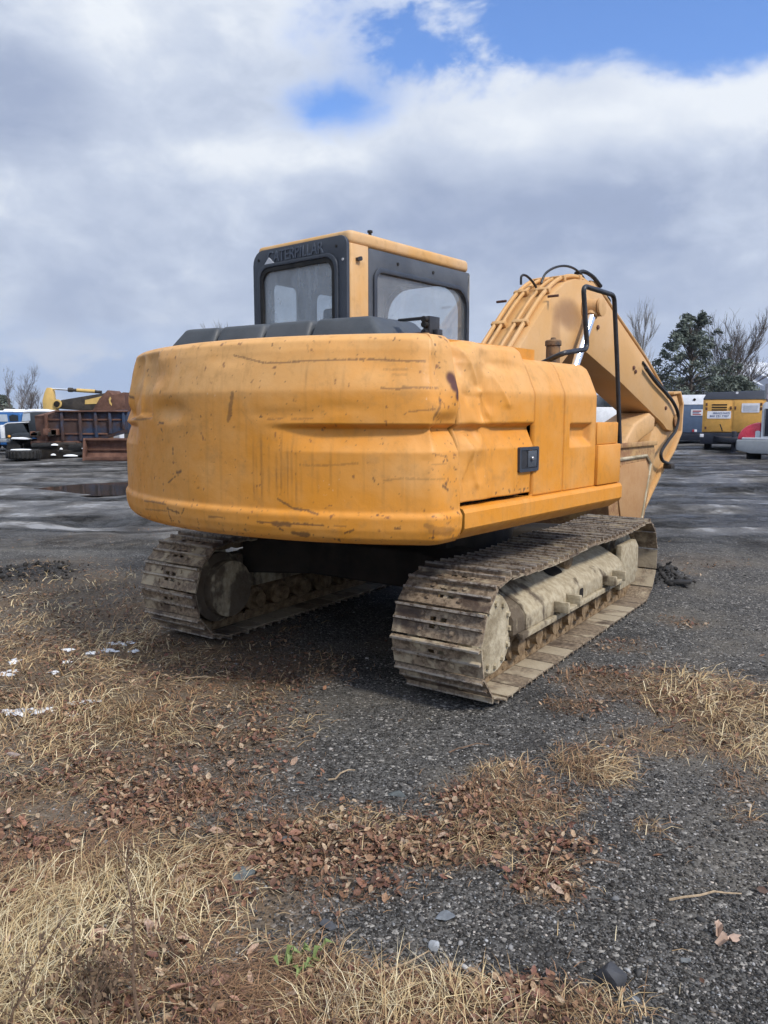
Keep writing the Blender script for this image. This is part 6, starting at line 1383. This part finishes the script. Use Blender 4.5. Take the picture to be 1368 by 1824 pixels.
# weeds, sticks and single leaves
simple('weed_stem', (0.10, 0.065, 0.045), (0.19, 0.13, 0.09), 40, 0.9, 0.1); simple('dry_twig', (0.26, 0.19, 0.12), (0.40, 0.31, 0.21), 40, 0.9, 0.1)
def weed(px, py, top, label, seed, lean=(0, 0), r=.0045, twigs=10, mat='weed_stem'):
    c = G(px, py); rn = random.Random(seed); hz_ = top; z0_ = gz(c[0], c[1]) - .01; t_ = tag(empty('weed_stalk', (c[0], c[1], z0_)), label, 'weed', 'dead weed stalks')
    pts = [np.array([lean[0] * f * f + rn.gauss(0, .006), lean[1] * f * f + rn.gauss(0, .006), hz_ * f]) for f in np.linspace(0, 1, 9)]
    m = MB(); m.tube(pts, [r * (1 - .7 * i / 8) for i in range(9)], 6); m.build('stem', MATS[mat], t_)
    m = MB()
    for k in range(twigs):
        f = rn.uniform(.15, .98); i = min(7, int(f * 8)); p = pts[i] + (pts[i + 1] - pts[i]) * (f * 8 - i); a = rn.uniform(0, 6.28); l_ = rn.uniform(.02, .09) * (1.1 - f * .6)
        q = p + np.array([math.cos(a) * l_ * .7, math.sin(a) * l_ * .7, l_]); m.tube([p, (p + q) / 2 + np.array([0, 0, -.004]), q], [.0016, .0012, .0007], 4)
        for j in range(3): e = q + np.array([rn.gauss(0, .007), rn.gauss(0, .007), rn.gauss(0, .007)]); m.lathe([(.0005, -.004), (.0035, 0), (.0005, .004)], 4, Matrix.Translation(tuple(e)))
    m.build('twigs', MATS[mat], t_)['kind'] = 'stuff'
weed(247, 1835, .50, 'tallest dark dead weed stalk standing at lower left', 1, (-.02, .03), .0055, 26)
weed(165, 1850, .26, 'short leaning weed stalk left of the tallest one', 2, (.05, .0), .004, 12)
weed(20, 1850, .34, 'arched weed stalk at the lower left corner', 3, (.16, .05), .004, 14)
weed(305, 1720, .17, 'low dead stalk right of the tallest weed', 4, (-.01, .02), .0035, 10)
weed(375, 1800, .20, 'thin dead stalk standing among leaves at bottom', 5, (-.03, .02), .0032, 14)
weed(240, 1262, .16, 'pale branching weed on gravel below the left track', 6, (.02, .02), .004, 22, 'dry_twig')
weed(590, 1000 + 830, .12, 'broken dry stem near bottom centre', 7, (.04, 0), .003, 6, 'dry_twig')
# seed head of a withered plant
c = G(170, 1790); t_ = tag(empty('withered_plant', (c[0], c[1], gz(c[0], c[1]))), 'withered grey brown plant with curled leaves at bottom left', 'plant'); rg = np.random.default_rng(4)
n = 420; p = rg.normal(size=(n, 3)) * np.array([.07, .05, .05]) + np.array([0, 0, .09]); p[:, 2] = np.abs(p[:, 2]); d1 = rg.normal(size=(n, 3)); d1 /= np.linalg.norm(d1, axis=1)[:, None]; d2 = np.cross(d1, rg.normal(size=(n, 3))); d2 /= np.linalg.norm(d2, axis=1)[:, None]; L_ = rg.uniform(.006, .016, n)[:, None]
v = np.stack([p - d1 * L_, p - d2 * L_ * .4, p + d1 * L_, p + d2 * L_ * .4], 1).reshape(-1, 3); sh = rg.uniform(.4, 1.3, n)[:, None]; col = np.repeat(np.array([[.18, .125, .08]]) * sh, 4, 0)
np_mesh('leaves', v, np.arange(4 * n).reshape(-1, 4), MATS['straw'], t_, False, col)
m = MB()
for k in range(9): a = k * .7; m.tube([(.02 * math.cos(a), .02 * math.sin(a), -.01), (.05 * math.cos(a), .04 * math.sin(a), .07), (.08 * math.cos(a), .06 * math.sin(a), .13 + .02 * (k % 3))], [.003, .002, .001], 5)
m.build('stem', MATS['weed_stem'], t_)
# one green weed
c = G(535, 1715); t_ = tag(empty('green_weed', (c[0], c[1], gz(c[0], c[1]))), 'small living green weed among dead leaves near bottom', 'plant')
flat('green_leaf', (.16, .21, .065), .6); rn = random.Random(3)
for k in range(15):
    a = rn.uniform(0, 6.28); l_ = rn.uniform(.03, .065); w = .008; lift = rn.uniform(.015, .05); b_ = np.array([rn.gauss(0, .03), rn.gauss(0, .025), .006]); e = np.array([math.cos(a), math.sin(a), 0]); s_ = np.array([-e[1], e[0], .2])
    m = MB(); m.add([b_, b_ + e * l_ * .5 + s_ * w + np.array([0, 0, lift]), b_ + e * l_ + np.array([0, 0, lift * .6]), b_ + e * l_ * .5 - s_ * w + np.array([0, 0, lift]), b_ + e * l_ * .5 + np.array([0, 0, lift - .004])], [(0, 1, 4), (1, 2, 4), (2, 3, 4), (3, 0, 4)]); m.build('leaf', MATS['green_leaf'], t_)
# sticks
for k, (a, b_, lb) in enumerate((((588, 1397), (632, 1378), 'thin twig on bare gravel above the leaf band'), ((800, 1345), (865, 1330), 'dark twig on gravel near the right track'), ((1040, 1545), (1100, 1542), 'short stick on open gravel right of leaf band'), ((560, 1830), (760, 1690), 'long dry stem lying across leaves at bottom centre'), ((322, 1212), (395, 1212), 'straight pale stem below the left track'), ((1190, 1610), (1320, 1595), 'curved dry stem lying on gravel at right'))):
    p, q = G(*a), G(*b_); pts = []
    for f in np.linspace(0, 1, 6): x_ = p[0] + (q[0] - p[0]) * f + random.gauss(0, .006); y_ = p[1] + (q[1] - p[1]) * f + random.gauss(0, .01); pts.append((x_ - p[0], y_ - p[1], gz(x_, y_) + .012 + .012 * math.sin(3.1 * f)))
    m = MB(); m.tube(pts, [.0045, .004, .004, .0035, .003, .002], 6); o = m.build('stick', MATS['dry_twig' if k in (0, 3, 4, 5) else 'weed_stem']); o.location = (p[0], p[1], 0); tag(o, lb, 'stick', 'sticks on the ground')
# a pale oak leaf lying alone
flat('tan_leaf', (.42, .30, .23), .6)
def big_leaf(px, py, s, rz, label):
    c = G(px, py); m = MB(); n = 22; vs = [(0, 0, .012)]
    for k in range(n): a = 2 * math.pi * k / n; r_ = s * (.62 + .30 * math.cos(2 * a) + .16 * math.cos(9 * a)); vs.append((r_ * math.cos(a), r_ * math.sin(a) * .8, .010 + .018 * abs(math.sin(a)) + .010 * math.cos(3 * a)))
    m.add(vs, [(0, 1 + k, 1 + (k + 1) % n) for k in range(n)]); o = m.build('oak_leaf', MATS['tan_leaf'], None, smooth=70); o.location = (c[0], c[1], gz(c[0], c[1]) + .006); o.rotation_euler = (.1, -.1, rz); tag(o, label, 'leaf')
big_leaf(1297, 1684, .042, .2, 'single pale tan leaf on bare gravel at lower right'); big_leaf(1278, 1662, .03, 1.2, 'grey curled leaf touching the pale tan leaf'); big_leaf(265, 1665, .034, 2.0, 'broad brown leaf caught in straw at lower left')

# ------------------------------------------------------------------ air: pale haze round the yard and the mountain
hz = MB(); hz.box(-7000, 7000, -7000, 7000, -1.6, 330)
haze = hz.build('haze', None, None, smooth=0)
def _haze(t, b):
    t.nt.nodes.remove(b); v = t.node('ShaderNodeVolumePrincipled'); v.inputs['Color'].default_value = (0.62, 0.74, 0.95, 1); v.inputs['Density'].default_value = 1.6e-4; v.inputs['Anisotropy'].default_value = 0.3
    t.link(v.outputs[0], t.out.inputs['Volume'])
haze.data.materials.append(material('haze_air', _haze)); tag(haze, 'pale air between the yard and the mountain', 'haze', None, 'stuff')
